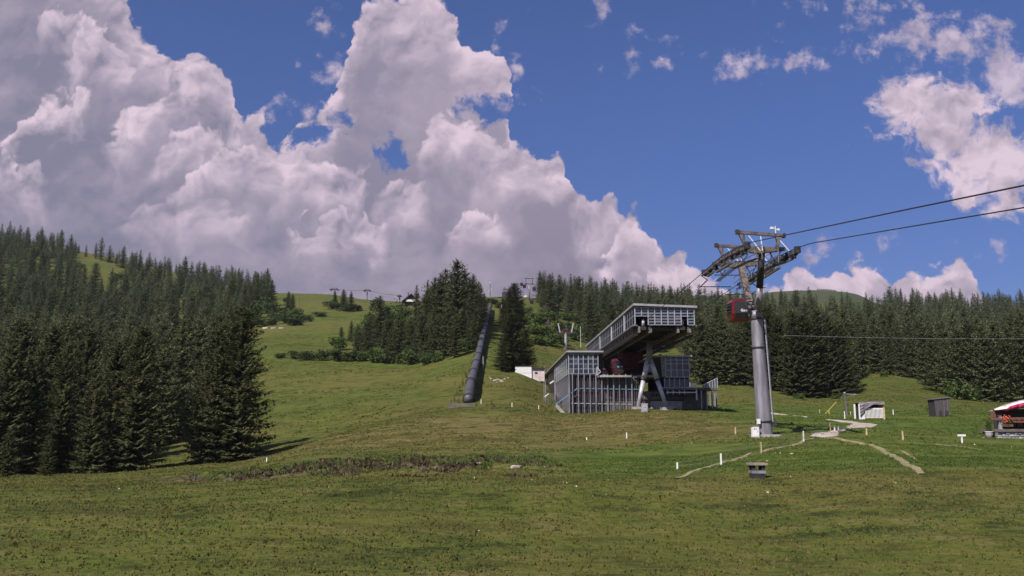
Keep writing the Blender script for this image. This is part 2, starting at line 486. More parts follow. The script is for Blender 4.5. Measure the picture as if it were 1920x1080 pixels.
M = {
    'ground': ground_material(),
    'needle': leaf_material("spruce_needles", (0.017, 0.025, 0.013), (0.135, 0.142, 0.070), (0.085, 0.098, 0.042)),  # dark and pale clumps paint shade and highlights into the needles
    'needle_mid': leaf_material("spruce_needles_mid", (0.024, 0.034, 0.018), (0.165, 0.180, 0.090), (0.115, 0.134, 0.058), 0.9),  # paler than the near needles, distance haze painted into the colour
    'needle_far': leaf_material("spruce_needles_far", (0.030, 0.042, 0.024), (0.165, 0.184, 0.102), (0.115, 0.134, 0.068), 0.5),  # lifted darks put distance haze into the far needles
    'leaf': leaf_material("shrub_leaves", (0.040, 0.066, 0.019), (0.105, 0.148, 0.045), (0.075, 0.112, 0.033), 0.8, 0.3),
    'leaf_dark': leaf_material("alder_leaves", (0.032, 0.054, 0.022), (0.078, 0.108, 0.042), (0.065, 0.095, 0.036), 0.8, 0.3),
    'bark': material("bark", (0.11, 0.085, 0.065), .95, var=.5, scale=4, bump=.5),
    'dead': material("dead_twigs", (0.035, 0.028, 0.02), .95),
    'blade': leaf_material("grass_blades", (0.085, 0.096, 0.024), (0.150, 0.145, 0.044), (0.155, 0.132, 0.050), 0.35, 0.35, 0.10, True),
    'heather': leaf_material("heather", (0.040, 0.031, 0.02), (0.115, 0.088, 0.056), (0.07, 0.065, 0.03), 1.2, 0.2),
    'petal': material("pale_petals", (0.72, 0.70, 0.42), .8),
    'galv': material("galvanised_steel", (0.165, 0.153, 0.178), .5, .3, .5, var=.5, scale=1.3, bump=.04, stretch=(1.5, 1.5, .2), var_col=(0.30, 0.285, 0.32)),
    'galv_lt': material("bright_steel", (0.52, 0.51, 0.55), .45, .3, .5, var=.2, scale=2),
    'rust': material("weathered_steel", (0.19, 0.155, 0.14), .65, .4, .4, var=.6, scale=2.5, bump=.1),
    'dsteel': material("dark_steel", (0.055, 0.05, 0.052), .6, .4, .4, var=.4, scale=3),
    'cable': material("wire_rope", (0.05, 0.05, 0.055), .6, .5),
    'rubber': material("rubber", (0.02, 0.02, 0.02), .8),
    'red': material("red_paint", (0.14, 0.008, 0.012), .28, 0, .5, var=.25, scale=3),
    'dred': material("dark_red_paint", (0.20, 0.030, 0.034), .5, 0, .4, var=.6, scale=2),
    'skirt': material("cabin_floor", (0.22, 0.055, 0.04), .55, 0, .4, var=.4, scale=4),
    'glass': material("dark_glass", (0.018, 0.020, 0.026), .06, 0, .6),
    'bglass': material("window_glass", (0.028, 0.034, 0.052), .06, 0, .5, var=.5, scale=.7),
    'dglass': material("dull_glass", (0.016, 0.019, 0.028), .45, 0, .12, var=.5, scale=.8),  # darker and rougher than the window glass
    'fglass': material("frosted_glass", (0.085, 0.108, 0.118), .25, 0, .5, var=.4, scale=.5),
    'white': material("white_paint", (0.74, 0.73, 0.72), .5, 0, .4, var=.12, scale=3),
    'alu': material("aluminium_frame", (0.42, 0.43, 0.49), .42, .25, .5, var=.15, scale=3),
    'roof': material("sheet_roof", (0.36, 0.345, 0.36), .5, .2, .5, var=.25, scale=.8),
    'conc': material("concrete", (0.36, 0.34, 0.33), .9, var=.35, scale=1.2, bump=.25),
    'dconc': material("stained_concrete", (0.15, 0.128, 0.118), .9, var=.5, scale=.8, bump=.25),
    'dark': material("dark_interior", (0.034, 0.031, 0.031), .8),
    'soffit': material("soffit_boards", (0.20, 0.165, 0.15), .8, var=.4, scale=2),
    'blue': material("blue_rail_paint", (0.12, 0.24, 0.40), .5, var=.2, scale=2),
    'pipe': material("pipe_shell", (0.092, 0.090, 0.098), .55, .1, .4, var=.4, scale=.5, bump=.05),
    'gravel': material("gravel", (0.40, 0.345, 0.315), .95, var=.45, scale=2.2, bump=.4, var_col=(0.27, 0.225, 0.18)),
    'dirt': material("trodden_earth", (0.25, 0.205, 0.12), .95, var=.5, scale=2.2, bump=.4, var_col=(0.15, 0.14, 0.06)),
    'rock': material("rock", (0.36, 0.31, 0.28), .9, var=.5, scale=3, bump=.6),
    'wood': material("weathered_boards", (0.15, 0.135, 0.145), .85, var=.6, scale=5, bump=.3, stretch=(4, 4, .5), each=.8),
    'pine': material("pine_post", (0.55, 0.43, 0.24), .8, var=.3, scale=6),
    'bwood': material("brown_wood", (0.16, 0.085, 0.052), .75, var=.5, scale=4, stretch=(1, 1, 5)),
    'cwood': material("chalet_boards", (0.045, 0.033, 0.028), .85, var=.4, scale=3),
    'yellow': material("yellow_paint", (0.42, 0.34, 0.06), .6, var=.2, scale=4),
    'tarp': material("grey_tarpaulin", (0.235, 0.21, 0.245), .6, var=.3, scale=2, bump=.3),
    'cwhite': material("white_canvas", (0.78, 0.70, 0.68), .7, var=.08, scale=3),
    'cred': material("crimson_canvas", (0.45, 0.03, 0.11), .7, var=.2, scale=3),
    'flower': material("orange_blossom", (0.78, 0.16, 0.10), .7, var=.3, scale=9),
    'stone': material("dry_stone", (0.42, 0.40, 0.42), .9, var=.45, scale=4, bump=.4, each=.7),
    'pinkwall': material("pale_render", (0.60, 0.50, 0.48), .9, var=.25, scale=1.5),
    'text': material("white_lettering", (0.82, 0.82, 0.82), .5),
    'cap': material("chimney_slab", (0.30, 0.24, 0.21), .9, var=.4, scale=5, bump=.3),
}


# ------------------------------------------------------------------ mesh builder
class MB:
    def __init__(self):
        self.v, self.f, self.mi = [], [], []
        self.cur = 0

    def face(self, pts):
        b = len(self.v)
        self.v += [tuple(p) for p in pts]
        self.f.append(tuple(range(b, b + len(pts))))
        self.mi.append(self.cur)

    def hexa(self, p):
        """box from 8 points: bottom ring 0-3 (counter-clockwise from above), top ring 4-7"""
        b = len(self.v)
        self.v += [tuple(q) for q in p]
        for q in ((3, 2, 1, 0), (4, 5, 6, 7), (0, 1, 5, 4), (1, 2, 6, 5), (2, 3, 7, 6), (3, 0, 4, 7)):
            self.f.append(tuple(b + i for i in q))
            self.mi.append(self.cur)

    def box(self, x0, x1, y0, y1, z0, z1):
        self.hexa([(x0, y0, z0), (x1, y0, z0), (x1, y1, z0), (x0, y1, z0), (x0, y0, z1), (x1, y0, z1), (x1, y1, z1), (x0, y1, z1)])

    def bar(self, a, b, w, h=None, up=(0, 0, 1)):
        """square bar from a to b, w wide and h high"""
        a, b = Vector(a), Vector(b)
        h = h or w
        d = (b - a).normalized()
        u = Vector(up)
        if abs(d.dot(u)) > .98:
            u = Vector((1, 0, 0))
        s = d.cross(u).normalized()
        u = s.cross(d).normalized()
        s, u = s * w / 2, u * h / 2
        self.hexa([a - s - u, a + s - u, b + s - u, b - s - u, a - s + u, a + s + u, b + s + u, b - s + u])

    def tube(self, pts, rad, n=10, caps=True):
        pts = [Vector(p) for p in pts]
        if not isinstance(rad, (list, tuple)):
            rad = [rad] * len(pts)
        b = len(self.v)
        for i, p in enumerate(pts):
            d = (pts[min(i + 1, len(pts) - 1)] - pts[max(i - 1, 0)]).normalized()
            u = Vector((0, 0, 1)) if abs(d.z) < .95 else Vector((1, 0, 0))
            s = d.cross(u).normalized()
            u = s.cross(d).normalized()
            for k in range(n):
                a = 2 * math.pi * k / n
                self.v.append(tuple(p + (s * math.cos(a) + u * math.sin(a)) * rad[i]))
        for i in range(len(pts) - 1):
            for k in range(n):
                k2 = (k + 1) % n
                self.f.append((b + i * n + k, b + i * n + k2, b + (i + 1) * n + k2, b + (i + 1) * n + k))
                self.mi.append(self.cur)
        if caps:
            self.f.append(tuple(b + k for k in reversed(range(n))))
            self.f.append(tuple(b + (len(pts) - 1) * n + k for k in range(n)))
            self.mi += [self.cur, self.cur]

    def mesh(self, name, mats, smooth=False):
        me = bpy.data.meshes.new(name)
        me.from_pydata(self.v, [], self.f)
        for m in (mats if isinstance(mats, (list, tuple)) else [mats]):
            me.materials.append(m)
        if self.cur or any(self.mi):
            me.polygons.foreach_set('material_index', self.mi)
        if smooth:
            me.polygons.foreach_set('use_smooth', [True] * len(me.polygons))
        me.update()
        return me

    def build(self, name, mats, parent=None, smooth=False, loc=None):
        o = bpy.data.objects.new(name, self.mesh(name, mats, smooth))
        COL.objects.link(o)
        if parent is not None:
            o.parent = parent
        if loc is not None:
            o.location = loc
        return o


def tag(o, label=None, cat=None, group=None, kind=None):
    for k, v in (('label', label), ('category', cat), ('group', group), ('kind', kind)):
        if v is not None:
            o[k] = v
    return o


def empty(name, loc=(0, 0, 0), label=None, cat=None, group=None, rz=0.0):
    o = bpy.data.objects.new(name, None)
    o.empty_display_size = 0.3
    COL.objects.link(o)
    o.location = loc
    o.rotation_euler = (0, 0, rz)
    return tag(o, label, cat, group)


def put(name, me, parent=None, loc=None):
    o = bpy.data.objects.new(name, me)
    COL.objects.link(o)
    if parent is not None:
        o.parent = parent
    if loc is not None:
        o.location = loc
    return o


def copy_tree(o, parent=None):
    c = o.copy()
    COL.objects.link(c)
    c.parent = parent
    for ch in [x for x in o.children]:
        copy_tree(ch, c)
    return c


# ------------------------------------------------------------------ terrain
# each column: photo x, then (distance Y, photo y at which the ground lies there)
COLS = [
    (-500, [(60, 905), (110, 880), (160, 830), (300, 660), (500, 500), (700, 400), (900, 360), (1300, 380), (2500, 500)]),
    (-200, [(40, 915), (60, 905), (110, 885), (160, 835), (300, 680), (500, 535), (700, 435), (850, 400), (1200, 450), (2500, 560)]),
    (0, [(40, 915), (60, 905), (110, 886), (160, 836), (300, 690), (500, 560), (700, 462), (800, 445), (1200, 520), (2500, 620)]),
    (110, [(40, 915), (60, 905), (110, 886), (160, 838), (300, 700), (500, 566), (700, 474), (780, 461), (1200, 540), (2500, 640)]),
    (200, [(40, 915), (60, 900), (110, 885), (160, 840), (300, 712), (500, 580), (680, 491), (760, 479), (1200, 560), (2500, 660)]),
    (330, [(40, 912), (60, 895), (110, 874), (160, 822), (200, 775), (300, 695), (500, 584), (680, 520), (740, 511), (1200, 590), (2500, 680)]),
    (450, [(40, 910), (60, 890), (90, 872), (110, 865), (135, 835), (170, 775), (230, 700), (300, 652), (400, 612), (560, 560), (660, 546), (1200, 610), (2500, 680)]),
    (520, [(40, 905), (60, 884), (80, 862), (110, 850), (135, 822), (170, 765), (230, 692), (300, 643), (400, 606), (560, 556), (640, 546), (1200, 620), (2500, 690)]),
    (600, [(40, 905), (60, 874), (75, 850), (95, 828), (102, 826), (112, 831), (126, 824), (145, 795), (175, 750), (230, 690), (300, 644), (400, 602), (520, 560), (600, 548), (1200, 625), (2500, 690)]),
    (700, [(40, 905), (60, 868), (75, 846), (95, 812), (104, 800), (114, 802), (126, 795), (142, 772), (175, 738), (230, 688), (300, 640), (400, 598), (520, 570), (600, 562), (1200, 630), (2500, 690)]),
    (780, [(40, 905), (56, 868), (66, 850), (85, 828), (112, 782), (125, 773), (140, 760), (170, 732), (230, 685), (300, 636), (400, 595), (500, 572), (580, 566), (1200, 630), (2500, 690)]),
    (880, [(40, 905), (56, 868), (66, 848), (85, 822), (115, 774), (133, 761), (145, 748), (200, 676), (260, 622), (330, 580), (420, 566), (500, 558), (600, 556), (1200, 630), (2500, 690)]),
    (960, [(40, 902), (56, 868), (66, 848), (85, 822), (112, 775), (135, 756), (175, 704), (250, 648), (330, 598), (420, 570), (500, 560), (600, 558), (1200, 620), (2500, 680)]),
    (1060, [(40, 900), (60, 866), (85, 826), (112, 786), (127, 779), (150, 766), (185, 738), (220, 700), (261, 664), (330, 622), (400, 594), (470, 574), (600, 560), (1000, 600), (1500, 575), (2500, 650)]),
    (1200, [(40, 900), (60, 862), (80, 826), (100, 786), (116, 767), (128, 767), (150, 764), (185, 752), (235, 716), (300, 672), (400, 622), (500, 592), (700, 566), (1000, 590), (1500, 562), (1900, 556), (2500, 620)]),
    (1300, [(40, 900), (60, 856), (72, 828), (90, 798), (115, 770), (130, 768), (150, 756), (185, 736), (215, 720), (300, 684), (400, 634), (550, 592), (800, 566), (1000, 590), (1500, 560), (1800, 552), (2500, 620)]),
    (1430, [(40, 902), (60, 840), (72, 816), (90, 796), (115, 778), (130, 768), (150, 754), (180, 740), (210, 726), (300, 690), (400, 642), (550, 600), (800, 572), (1000, 595), (1500, 556), (1800, 546), (2500, 620)]),
    (1540, [(40, 895), (55, 850), (72, 816), (85, 804), (110, 786), (140, 768), (165, 757), (195, 746), (235, 735), (300, 700), (400, 650), (550, 605), (800, 574), (1000, 592), (1500, 550), (1800, 541), (2500, 610)]),
    (1600, [(40, 890), (55, 846), (72, 815), (85, 804), (110, 786), (140, 768), (165, 752), (195, 735), (235, 712), (300, 694), (400, 650), (550, 605), (800, 575), (1000, 592), (1500, 550), (1800, 541), (2500, 610)]),
    (1650, [(40, 888), (55, 845), (72, 815), (90, 800), (112, 783), (140, 766), (170, 742), (200, 720), (235, 699), (300, 690), (400, 650), (550, 606), (800, 576), (1000, 596), (1500, 568), (1800, 562), (2500, 620)]),
    (1750, [(40, 888), (55, 848), (72, 822), (90, 806), (112, 786), (140, 771), (170, 754), (200, 735), (235, 716), (300, 694), (400, 655), (550, 610), (800, 578), (1200, 610), (2500, 650)]),
    (1850, [(40, 890), (55, 852), (72, 827), (90, 808), (112, 786), (140, 770), (170, 757), (200, 748), (300, 700), (400, 660), (550, 614), (800, 580), (1200, 615), (2500, 660)]),
    (1920, [(40, 892), (55, 856), (72, 832), (90, 811), (112, 786), (140, 770), (170, 760), (200, 752), (300, 702), (400, 660), (550, 615), (800, 580), (1200, 615), (2500, 660)]),
    (2400, [(40, 895), (60, 860), (90, 820), (140, 780), (200, 755), (300, 705), (400, 665), (550, 620), (800, 590), (1200, 620), (2500, 660)]),
]
EYE = 3.6


def _terrain():
    # ring radii and azimuths of the sheet
    r = [1.5]
    while r[-1] < 6500:
        q = r[-1]
        r.append(q * (1.08 if q < 26 else 1.0125 if q < 420 else 1.022 if q < 1000 else 1.04 if q < 2200 else 1.09))
    r = np.array(r)
    ph = np.radians(np.concatenate([np.arange(-180, -36, 4.0), np.arange(-36, 36.01, 0.13), np.arange(38, 180, 4.0)]))
    lr = np.log(r)
    cphi, cz = [], []
    tail = [(4000, None), (6500, None)]
    for x, pts in COLS:
        phi = math.atan2(x - 960.0, 1672.0)
        rr, zz = [1.5, 14.0, 28.0], [-EYE, -EYE - 0.1, -EYE - 0.15]
        for Y, y in pts:
            p = P(x, y, Y)
            rr.append(Y / math.cos(phi)); zz.append(p.z)
        rr += [4500, 6500]; zz += [150, 60]
        # monotone-ish smooth interpolation along the column
        z = np.interp(lr, np.log(rr), zz)
        cphi.append(phi); cz.append(z)
    # outside the view: gentle alpine slope to both sides, valley behind
    def outer(deg, f):
        rr = [1.5, 30, 100, 300, 700, 1200, 2500, 6500]
        z = np.interp(lr, np.log(rr), [q * 1.0 for q in f])
        cphi.append(math.radians(deg)); cz.append(z)
    outer(-70, [-EYE, -4.0, -6, 20, 110, 170, 170, 60])
    outer(-110, [-EYE, -4.5, -10, -15, 20, 60, 80, 20])
    outer(-180.1, [-EYE, -6, -22, -70, -140, -200, -200, -200])
    outer(180.1, [-EYE, -6, -22, -70, -140, -200, -200, -200])
    outer(110, [-EYE, -4.5, -8, -10, 10, 40, 60, 20])
    outer(62, [-EYE, -4.0, -1, 14, 70, 110, 110, 40])
    o = np.argsort(cphi)
    cphi = np.array(cphi)[o]
    cz = np.array(cz)[o]
    Z = np.empty((len(r), len(ph)))
    for i in range(len(r)):
        Z[i] = np.interp(ph, cphi, cz[:, i])
    # blur along rings and along azimuth to round the facets
    def blur(A, k, axis):
        ker = np.exp(-0.5 * (np.arange(-3 * k, 3 * k + 1) / k) ** 2)
        ker /= ker.sum()
        pad = [(0, 0), (0, 0)]
        pad[axis] = (3 * k, 3 * k)
        B = np.pad(A, pad, mode='edge')
        return np.apply_along_axis(lambda v: np.convolve(v, ker, mode='valid'), axis, B)
    Z = blur(Z, 2, 0)
    fine = np.where(np.abs(ph) < math.radians(36))[0]
    a, b = fine[0], fine[-1] + 1
    Z[:, a:b] = blur(Z[:, a:b], 6, 1)
    V = np.empty((len(r), len(ph), 3))
    V[:, :, 0] = r[:, None] * np.sin(ph)[None]
    V[:, :, 1] = r[:, None] * np.cos(ph)[None]
    for i in range(len(r)):
        amp = 0.0 if r[i] < 20 else min(1.0, (r[i] - 20) / 30)
        q = r[i]
        for j in range(len(ph)):
            x, y = V[i, j, 0], V[i, j, 1]
            n = 0.26 * mnoise.noise((x * .12, y * .2, 0)) + 0.11 * mnoise.noise((x * .5, y * .5, 3))
            if q > 150:
                n += min(1, (q - 150) / 150) * 0.35 * mnoise.noise((x * .1, y * .16, 4))
                n += min(1, (q - 150) / 150) * 1.2 * mnoise.noise((x * .028, y * .028, 7))
            if q > 900:
                n += 6 * mnoise.noise((x * .006, y * .006, 9)) + 3 * mnoise.noise((x * .02, y * .02, 9))
            # turf tussocks on the rough bank in front
            bx, by = (x + 10) / 11.5, (y - 54) / 8
            w = math.exp(-(bx * bx + by * by))
            if w > .02:
                n += w * (0.75 * mnoise.noise((x * .8, y * .8, 5)) + 0.4 * mnoise.noise((x * 2.3, y * 2.3, 5)))
            Z[i, j] += amp * n
    V[:, :, 2] = Z
    return r, ph, V


T_R, T_PH, T_V = _terrain()
T_LR = np.log(T_R)


def ground(x, y):
    q = math.log(max(math.hypot(x, y), T_R[0] * 1.0001))
    a = math.atan2(x, y)
    i = int(np.searchsorted(T_LR, q)) - 1
    j = int(np.searchsorted(T_PH, a)) - 1
    i = min(max(i, 0), len(T_R) - 2)
    j = min(max(j, 0), len(T_PH) - 2)
    f = (math.exp(q) - T_R[i]) / (T_R[i + 1] - T_R[i])
    h = (a - T_PH[j]) / (T_PH[j + 1] - T_PH[j])
    z = T_V[:, :, 2]
    return float((z[i, j] * (1 - h) + z[i, j + 1] * h) * (1 - f) + (z[i + 1, j] * (1 - h) + z[i + 1, j + 1] * h) * f)


def hit(x, y, lo=25.0, hi=1500.0):
    """where the ground shows at photo point (x, y): first crossing of the sight line"""
    u, v = ray(x, y)
    Y = lo
    while Y < hi:
        step = Y * 0.006
        if v * Y <= ground(u * Y, Y):
            a, b = Y - step, Y
            for _ in range(12):
                c = (a + b) / 2
                if v * c <= ground(u * c, c): b = c
                else: a = c
            return Vector((u * b, b, ground(u * b, b)))
        Y += step
    return None


def at(x, Y):
    """ground point on photo column x at distance Y"""
    u = ray(x, 760)[0]
    return Vector((u * Y, Y, ground(u * Y, Y)))


def to_px(p):
    x, y, z = p
    d = y * CP + z * SP
    return 960 + FPX * x / d, 540 - FPX * (z * CP - y * SP) / d


def build_ground():
    nr, npz = len(T_R), len(T_PH)
    verts = np.concatenate([T_V.reshape(-1, 3), [[0, 0, T_V[0, :, 2].mean()]]])
    jj = np.arange(npz)
    j2 = (jj + 1) % npz
    faces = []
    for i in range(nr - 1):
        a = i * npz
        faces.append(np.stack([a + jj, a + npz + jj, a + npz + j2, a + j2], 1))
    faces = np.concatenate(faces)
    tri = [(len(verts) - 1, int(a), int(b)) for a, b in zip(jj, j2)]
    me = bpy.data.meshes.new("ground")
    nq = len(faces)
    me.vertices.add(len(verts))
    me.vertices.foreach_set('co', verts.ravel())
    loops = np.concatenate([faces[:, ::-1].ravel(), np.array(tri).ravel()])
    me.loops.add(len(loops))
    me.loops.foreach_set('vertex_index', loops.astype(np.int32))
    me.polygons.add(nq + len(tri))
    me.polygons.foreach_set('loop_start', np.concatenate([np.arange(nq) * 4, nq * 4 + np.arange(len(tri)) * 3]).astype(np.int32))
    me.polygons.foreach_set('loop_total', np.concatenate([np.full(nq, 4), np.full(len(tri), 3)]).astype(np.int32))
    me.polygons.foreach_set('use_smooth', np.ones(nq + len(tri), dtype=bool))
    me.update(calc_edges=True)
    me.validate()
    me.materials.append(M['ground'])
    o = bpy.data.objects.new("ground", me)
    COL.objects.link(o)
    tag(o, kind='structure')


build_ground()


def strip(name, pts, mat, lift=0.055, kind='structure', sub=14):
    """a path: centre line of (photo x, photo y, width in metres), laid on the ground"""
    w = [(hit(x, y), wd) for x, y, wd in pts]
    line = []
    for (a, wa), (b, wb) in zip(w, w[1:]):
        for k in range(sub):
            f = k / sub
            line.append((a.lerp(b, f), wa * (1 - f) + wb * f))
    line.append(w[-1])
    mb = MB()
    rows = []
    for i, (p, wd) in enumerate(line):
        d = line[min(i + 1, len(line) - 1)][0] - line[max(i - 1, 0)][0]
        s = Vector((d.y, -d.x, 0)).normalized()
        row = []
        for k in range(7):
            e = (k / 6 - .5) * wd * (1 + 0.55 * mnoise.noise((p.x * 1.3, p.y * 1.3, k * .9)))
            q = p + s * e
            row.append((q.x, q.y, ground(q.x, q.y) + lift * (1 if 0 < k < 6 else -.6)))
        rows.append(row)
    for ra, rb in zip(rows, rows[1:]):
        for k in range(6):
            mb.face([ra[k], ra[k + 1], rb[k + 1], rb[k]])
    o = mb.build(name, mat, smooth=True)
    return tag(o, kind=kind)


strip("gravel_path", [(1552, 787, .6), (1580, 790, .9), (1602, 793, 1.4), (1622, 795, 2.6), (1610, 801, 2.4), (1580, 805, .8), (1562, 810, 1.0), (1545, 816, 2.2), (1528, 820, 1.2)], M['gravel'])
strip("footpath", [(1532, 822, 0.43), (1500, 832, 0.36), (1462, 840, 0.36), (1430, 848, 0.32), (1395, 857, 0.32), (1360, 866, 0.32), (1320, 879, 0.32), (1270, 898, 0.29)], M['dirt'])
strip("footpath", [(1545, 821, 0.43), (1580, 825, 0.43), (1615, 831, 0.40), (1640, 838, 0.40), (1660, 848, 0.43), (1680, 858, 0.47), (1700, 872, 0.43), (1730, 890, 0.43)], M['dirt'])
strip("dirt_track", [(1440, 775, 1.15), (1470, 778, 1.30), (1515, 783, 0.43)], M['gravel'])
strip("dirt_track", [(1755, 833, 0.29), (1790, 836, 0.50), (1820, 840, 0.36), (1850, 845, 0.32), (1880, 848, 0.29)], M['dirt'], 0.01)
strip("dirt_track", [(1690, 845, 0.18), (1705, 853, 0.29), (1718, 862, 0.22)], M['dirt'], 0.01)

# ------------------------------------------------------------------ trees
def spruce_crown(rnd, H, whorls, per, stations, width=0.17, low=0.05, gappy=0.1, side_twigs=2):
    """branches in whorls: each a drooping spine with twigs that fan out and hang, as thin needle-covered triangles"""
    v, f = [], []

    def tri(a, b, c):
        n = len(v)
        v.extend((tuple(a), tuple(b), tuple(c)))
        f.append((n, n + 1, n + 2))

    lean = [rnd.uniform(.74, 1.22) for _ in range(8)]
    power = rnd.uniform(.52, .82)
    bare = rnd.random() < .3
    for w in range(whorls):
        t = (w + rnd.uniform(-.35, .35)) / whorls
        t = min(max(t, 0.0), .985)
        t = t ** 0.92
        z = H * (low + (1 - low) * t)
        prof = (1 - t) ** power * (1.0 if t > .12 else .78 + 1.8 * t)
        R = width * H * prof + 0.012 * H
        nb = max(4, int(per * (0.55 + .45 * (1 - t)) + rnd.uniform(-1, 1)))
        a0 = rnd.uniform(0, 6.28)
        for k in range(nb):
            if rnd.random() < gappy + (.35 if bare and t < .22 else 0):
                continue
            az = a0 + 6.283 * k / nb + rnd.uniform(-.25, .25)
            L = R * rnd.uniform(.72, 1.18) * lean[int((az % 6.283) / 6.284 * 8)]
            droop = 0.28 - 0.75 * t + rnd.uniform(-.12, .12)
            zz = z + rnd.uniform(-.5, .5) * H / whorls
            d = Vector((math.cos(az), math.sin(az), 0))
            s = Vector((-math.sin(az), math.cos(az), 0))
            prev = Vector((0, 0, zz))
            ns = max(2, int(stations * (L / (width * H)) + .6))
            for q in range(1, ns + 1):
                u = q / ns
                p = d * (L * u) + Vector((0, 0, zz - L * (droop * u * 1.25 - 0.22 * u ** 3)))
                wd = L / ns * rnd.uniform(.75, 1.2) * (0.8 if u > .9 else 1.0) + .03 * H / 20
                hang = rnd.uniform(.25, .6) * wd
                # spine piece
                tri(prev - s * wd * .28, p + d * wd * .45, prev + s * wd * .28)
                for e in range(side_twigs):
                    for sg in (-1, 1):
                        o = prev.lerp(p, (e + rnd.random()) / side_twigs)
                        tip = o + s * (sg * wd * rnd.uniform(.6, 1.05)) + d * (wd * rnd.uniform(.35, .8)) - Vector((0, 0, hang * rnd.uniform(.3, 1.2)))
                        tri(o - d * wd * .2, tip, o + d * wd * .32 - Vector((0, 0, hang * .35)))
                if rnd.random() < .75:
                    o = prev.lerp(p, rnd.random())
                    tri(o - d * wd * .3, o + d * wd * .3, o + s * rnd.uniform(-.2, .2) * wd - Vector((0, 0, wd * rnd.uniform(.5, .95))))
                prev = p
    # leader
    tri((-.012 * H, 0, H * .95), (.012 * H, 0, H * .95), (0, 0, H * 1.02))
    tri((0, -.012 * H, H * .95), (0, .012 * H, H * .95), (0, 0, H * 1.02))
    return v, f


def spruce_trunk(H, n=8):
    mb = MB()
    mb.tube([(0, 0, -.6), (0, 0, .35), (.02, 0, H * .5), (0, 0, H * .93)], [.026 * H * .8, .016 * H, .009 * H, .002 * H], n, False)
    return mb.v, mb.f


def mesh_from(name, v, f, mats, mi=None):
    me = bpy.data.meshes.new(name)
    me.from_pydata(v, [], f)
    for m in mats:
        me.materials.append(m)
    if mi is not None:
        me.polygons.foreach_set('material_index', mi)
    me.update()
    return me


H0 = 20.0
NEAR_CR, MID_CR, TRUNKS = [], [], []
for k in range(5):
    r_ = random.Random(100 + k)
    v, f = spruce_crown(r_, H0, 42, 16, 7, [.20, .18, .215, .19, .17][k], .03, .07, 3)
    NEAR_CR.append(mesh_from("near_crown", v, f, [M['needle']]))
for k in range(10):
    r_ = random.Random(200 + k)
    v, f = spruce_crown(r_, H0, 33, 13, 5, [.20, .175, .215, .19, .165, .205, .23, .185, .22, .17][k], [.04, .08, .03, .12, .06, .02, .03, .1, .04, .15][k], .10, 2)
    MID_CR.append(mesh_from("mid_crown", v, f, [M['needle_mid']]))
tv, tf = spruce_trunk(H0)
TRUNK = mesh_from("spruce_trunk", tv, tf, [M['bark']])
FAR_RAW, FAR_ME = [], []
for k in range(12):
    r_ = random.Random(300 + k)
    v, f = spruce_crown(r_, H0, 26, 10, 3, [.20, .17, .24, .19, .16, .21, .26, .18, .23, .2, .15, .25][k], [.05, .1, .04, .14, .08, .03, .05, .1, .05, .2, .1, .03][k], .12, 1)
    n0, nf = len(v), len(f)
    v = v + tv
    f = f + [tuple(n0 + i for i in q) for q in tf]
    FAR_RAW.append((np.array(v), f, [0] * nf + [1] * len(tf)))
    FAR_ME.append(mesh_from("far_spruce", v, f, [M['needle_far'], M['bark']], [0] * nf + [1] * len(tf)))

N_SPRUCE = [0]


def spruce(p, h, label, group, level, wide=1.0, name="spruce_tree", k=None):
    s = h / H0
    r = RND
    N_SPRUCE[0] += 1
    sc = (s * wide * r.uniform(.92, 1.08), s * wide * r.uniform(.92, 1.08), s)
    loc = (p.x, p.y, p.z - .15)
    rz = r.uniform(0, 6.28)
    if level == 'far':
        o = put(name, FAR_ME[r.randrange(12) if k is None else k], None, loc)
        tag(o, label, "tree", group)
    else:
        o = empty(name, loc, label, "tree", group)
        put("trunk", TRUNK, o)
        put("crown", (NEAR_CR if level == 'near' else MID_CR)[(r.randrange(5 if level == 'near' else 10)) if k is None else k], o)
    o.rotation_euler = (r.uniform(-.02, .02), r.uniform(-.02, .02), rz)
    o.scale = sc
    return o


def spruce_px(x, yb, yt, label, group, level='mid', wide=1.0, k=None, Y=None):
    """spruce whose foot shows at (x, yb) and whose tip reaches photo row yt"""
    p = at(x, Y) if Y else hit(x, yb)
    if p is None:
        return None
    top = P(x, yt, p.y)
    h = top.z - p.z
    if h < 2:
        return None
    return spruce(p, h, label, group, level, wide, k=k)


# --- the big spruces at the lower left, each one described
NEARL = [
    (448, 105, 572, 1.12, "tallest spruce beside the open meadow, end of the close left row"),
    (408, 107, 606, .95, "bushy spruce just left of the tall end spruce by the meadow"),
    (388, 112, 655, .8, "slim spruce on the right edge of the bright gap in the row"),
    (256, 100, 606, 1.0, "broad tall spruce on the left edge of the bright meadow gap"),
    (214, 103, 636, 1.0, "dense spruce second to the left from the bright meadow gap"),
    (176, 98, 690, 1.0, "lower rounded spruce standing in front of the dense left row"),
    (120, 108, 640, 1.05, "dark tall spruce behind the small pale sapling at the left"),
    (66, 102, 648, 1.0, "wide dark spruce between the left frame edge and the pale sapling"),
    (12, 100, 640, 1.1, "tall dark spruce cut by the left frame edge"),
    (-40, 104, 620, 1.1, "spruce mostly beyond the left frame edge, its branches reaching in"),
    (90, 118, 606, 1.0, "slender spruce tip rising behind the dark left row"),
    (236, 122, 622, .95, "spruce half hidden behind the broad pair at the meadow gap"),
    (420, 116, 604, .95, "spruce tucked behind the tallest spruce beside the meadow"),
    (158, 126, 612, 1.0, "spruce behind the lower rounded spruce of the left row"),
    (36, 124, 600, 1.0, "grey green spruce behind the leftmost dark trees"),
]
for x, Y, yt, wd, lab in NEARL:
    spruce_px(x, 0, yt, lab, "large spruces at the lower left", 'near', wd, Y=Y)
spruce_px(98, 0, 812, "small pale blue green spruce sapling in front of the dark row", None, 'near', 1.3, Y=88)
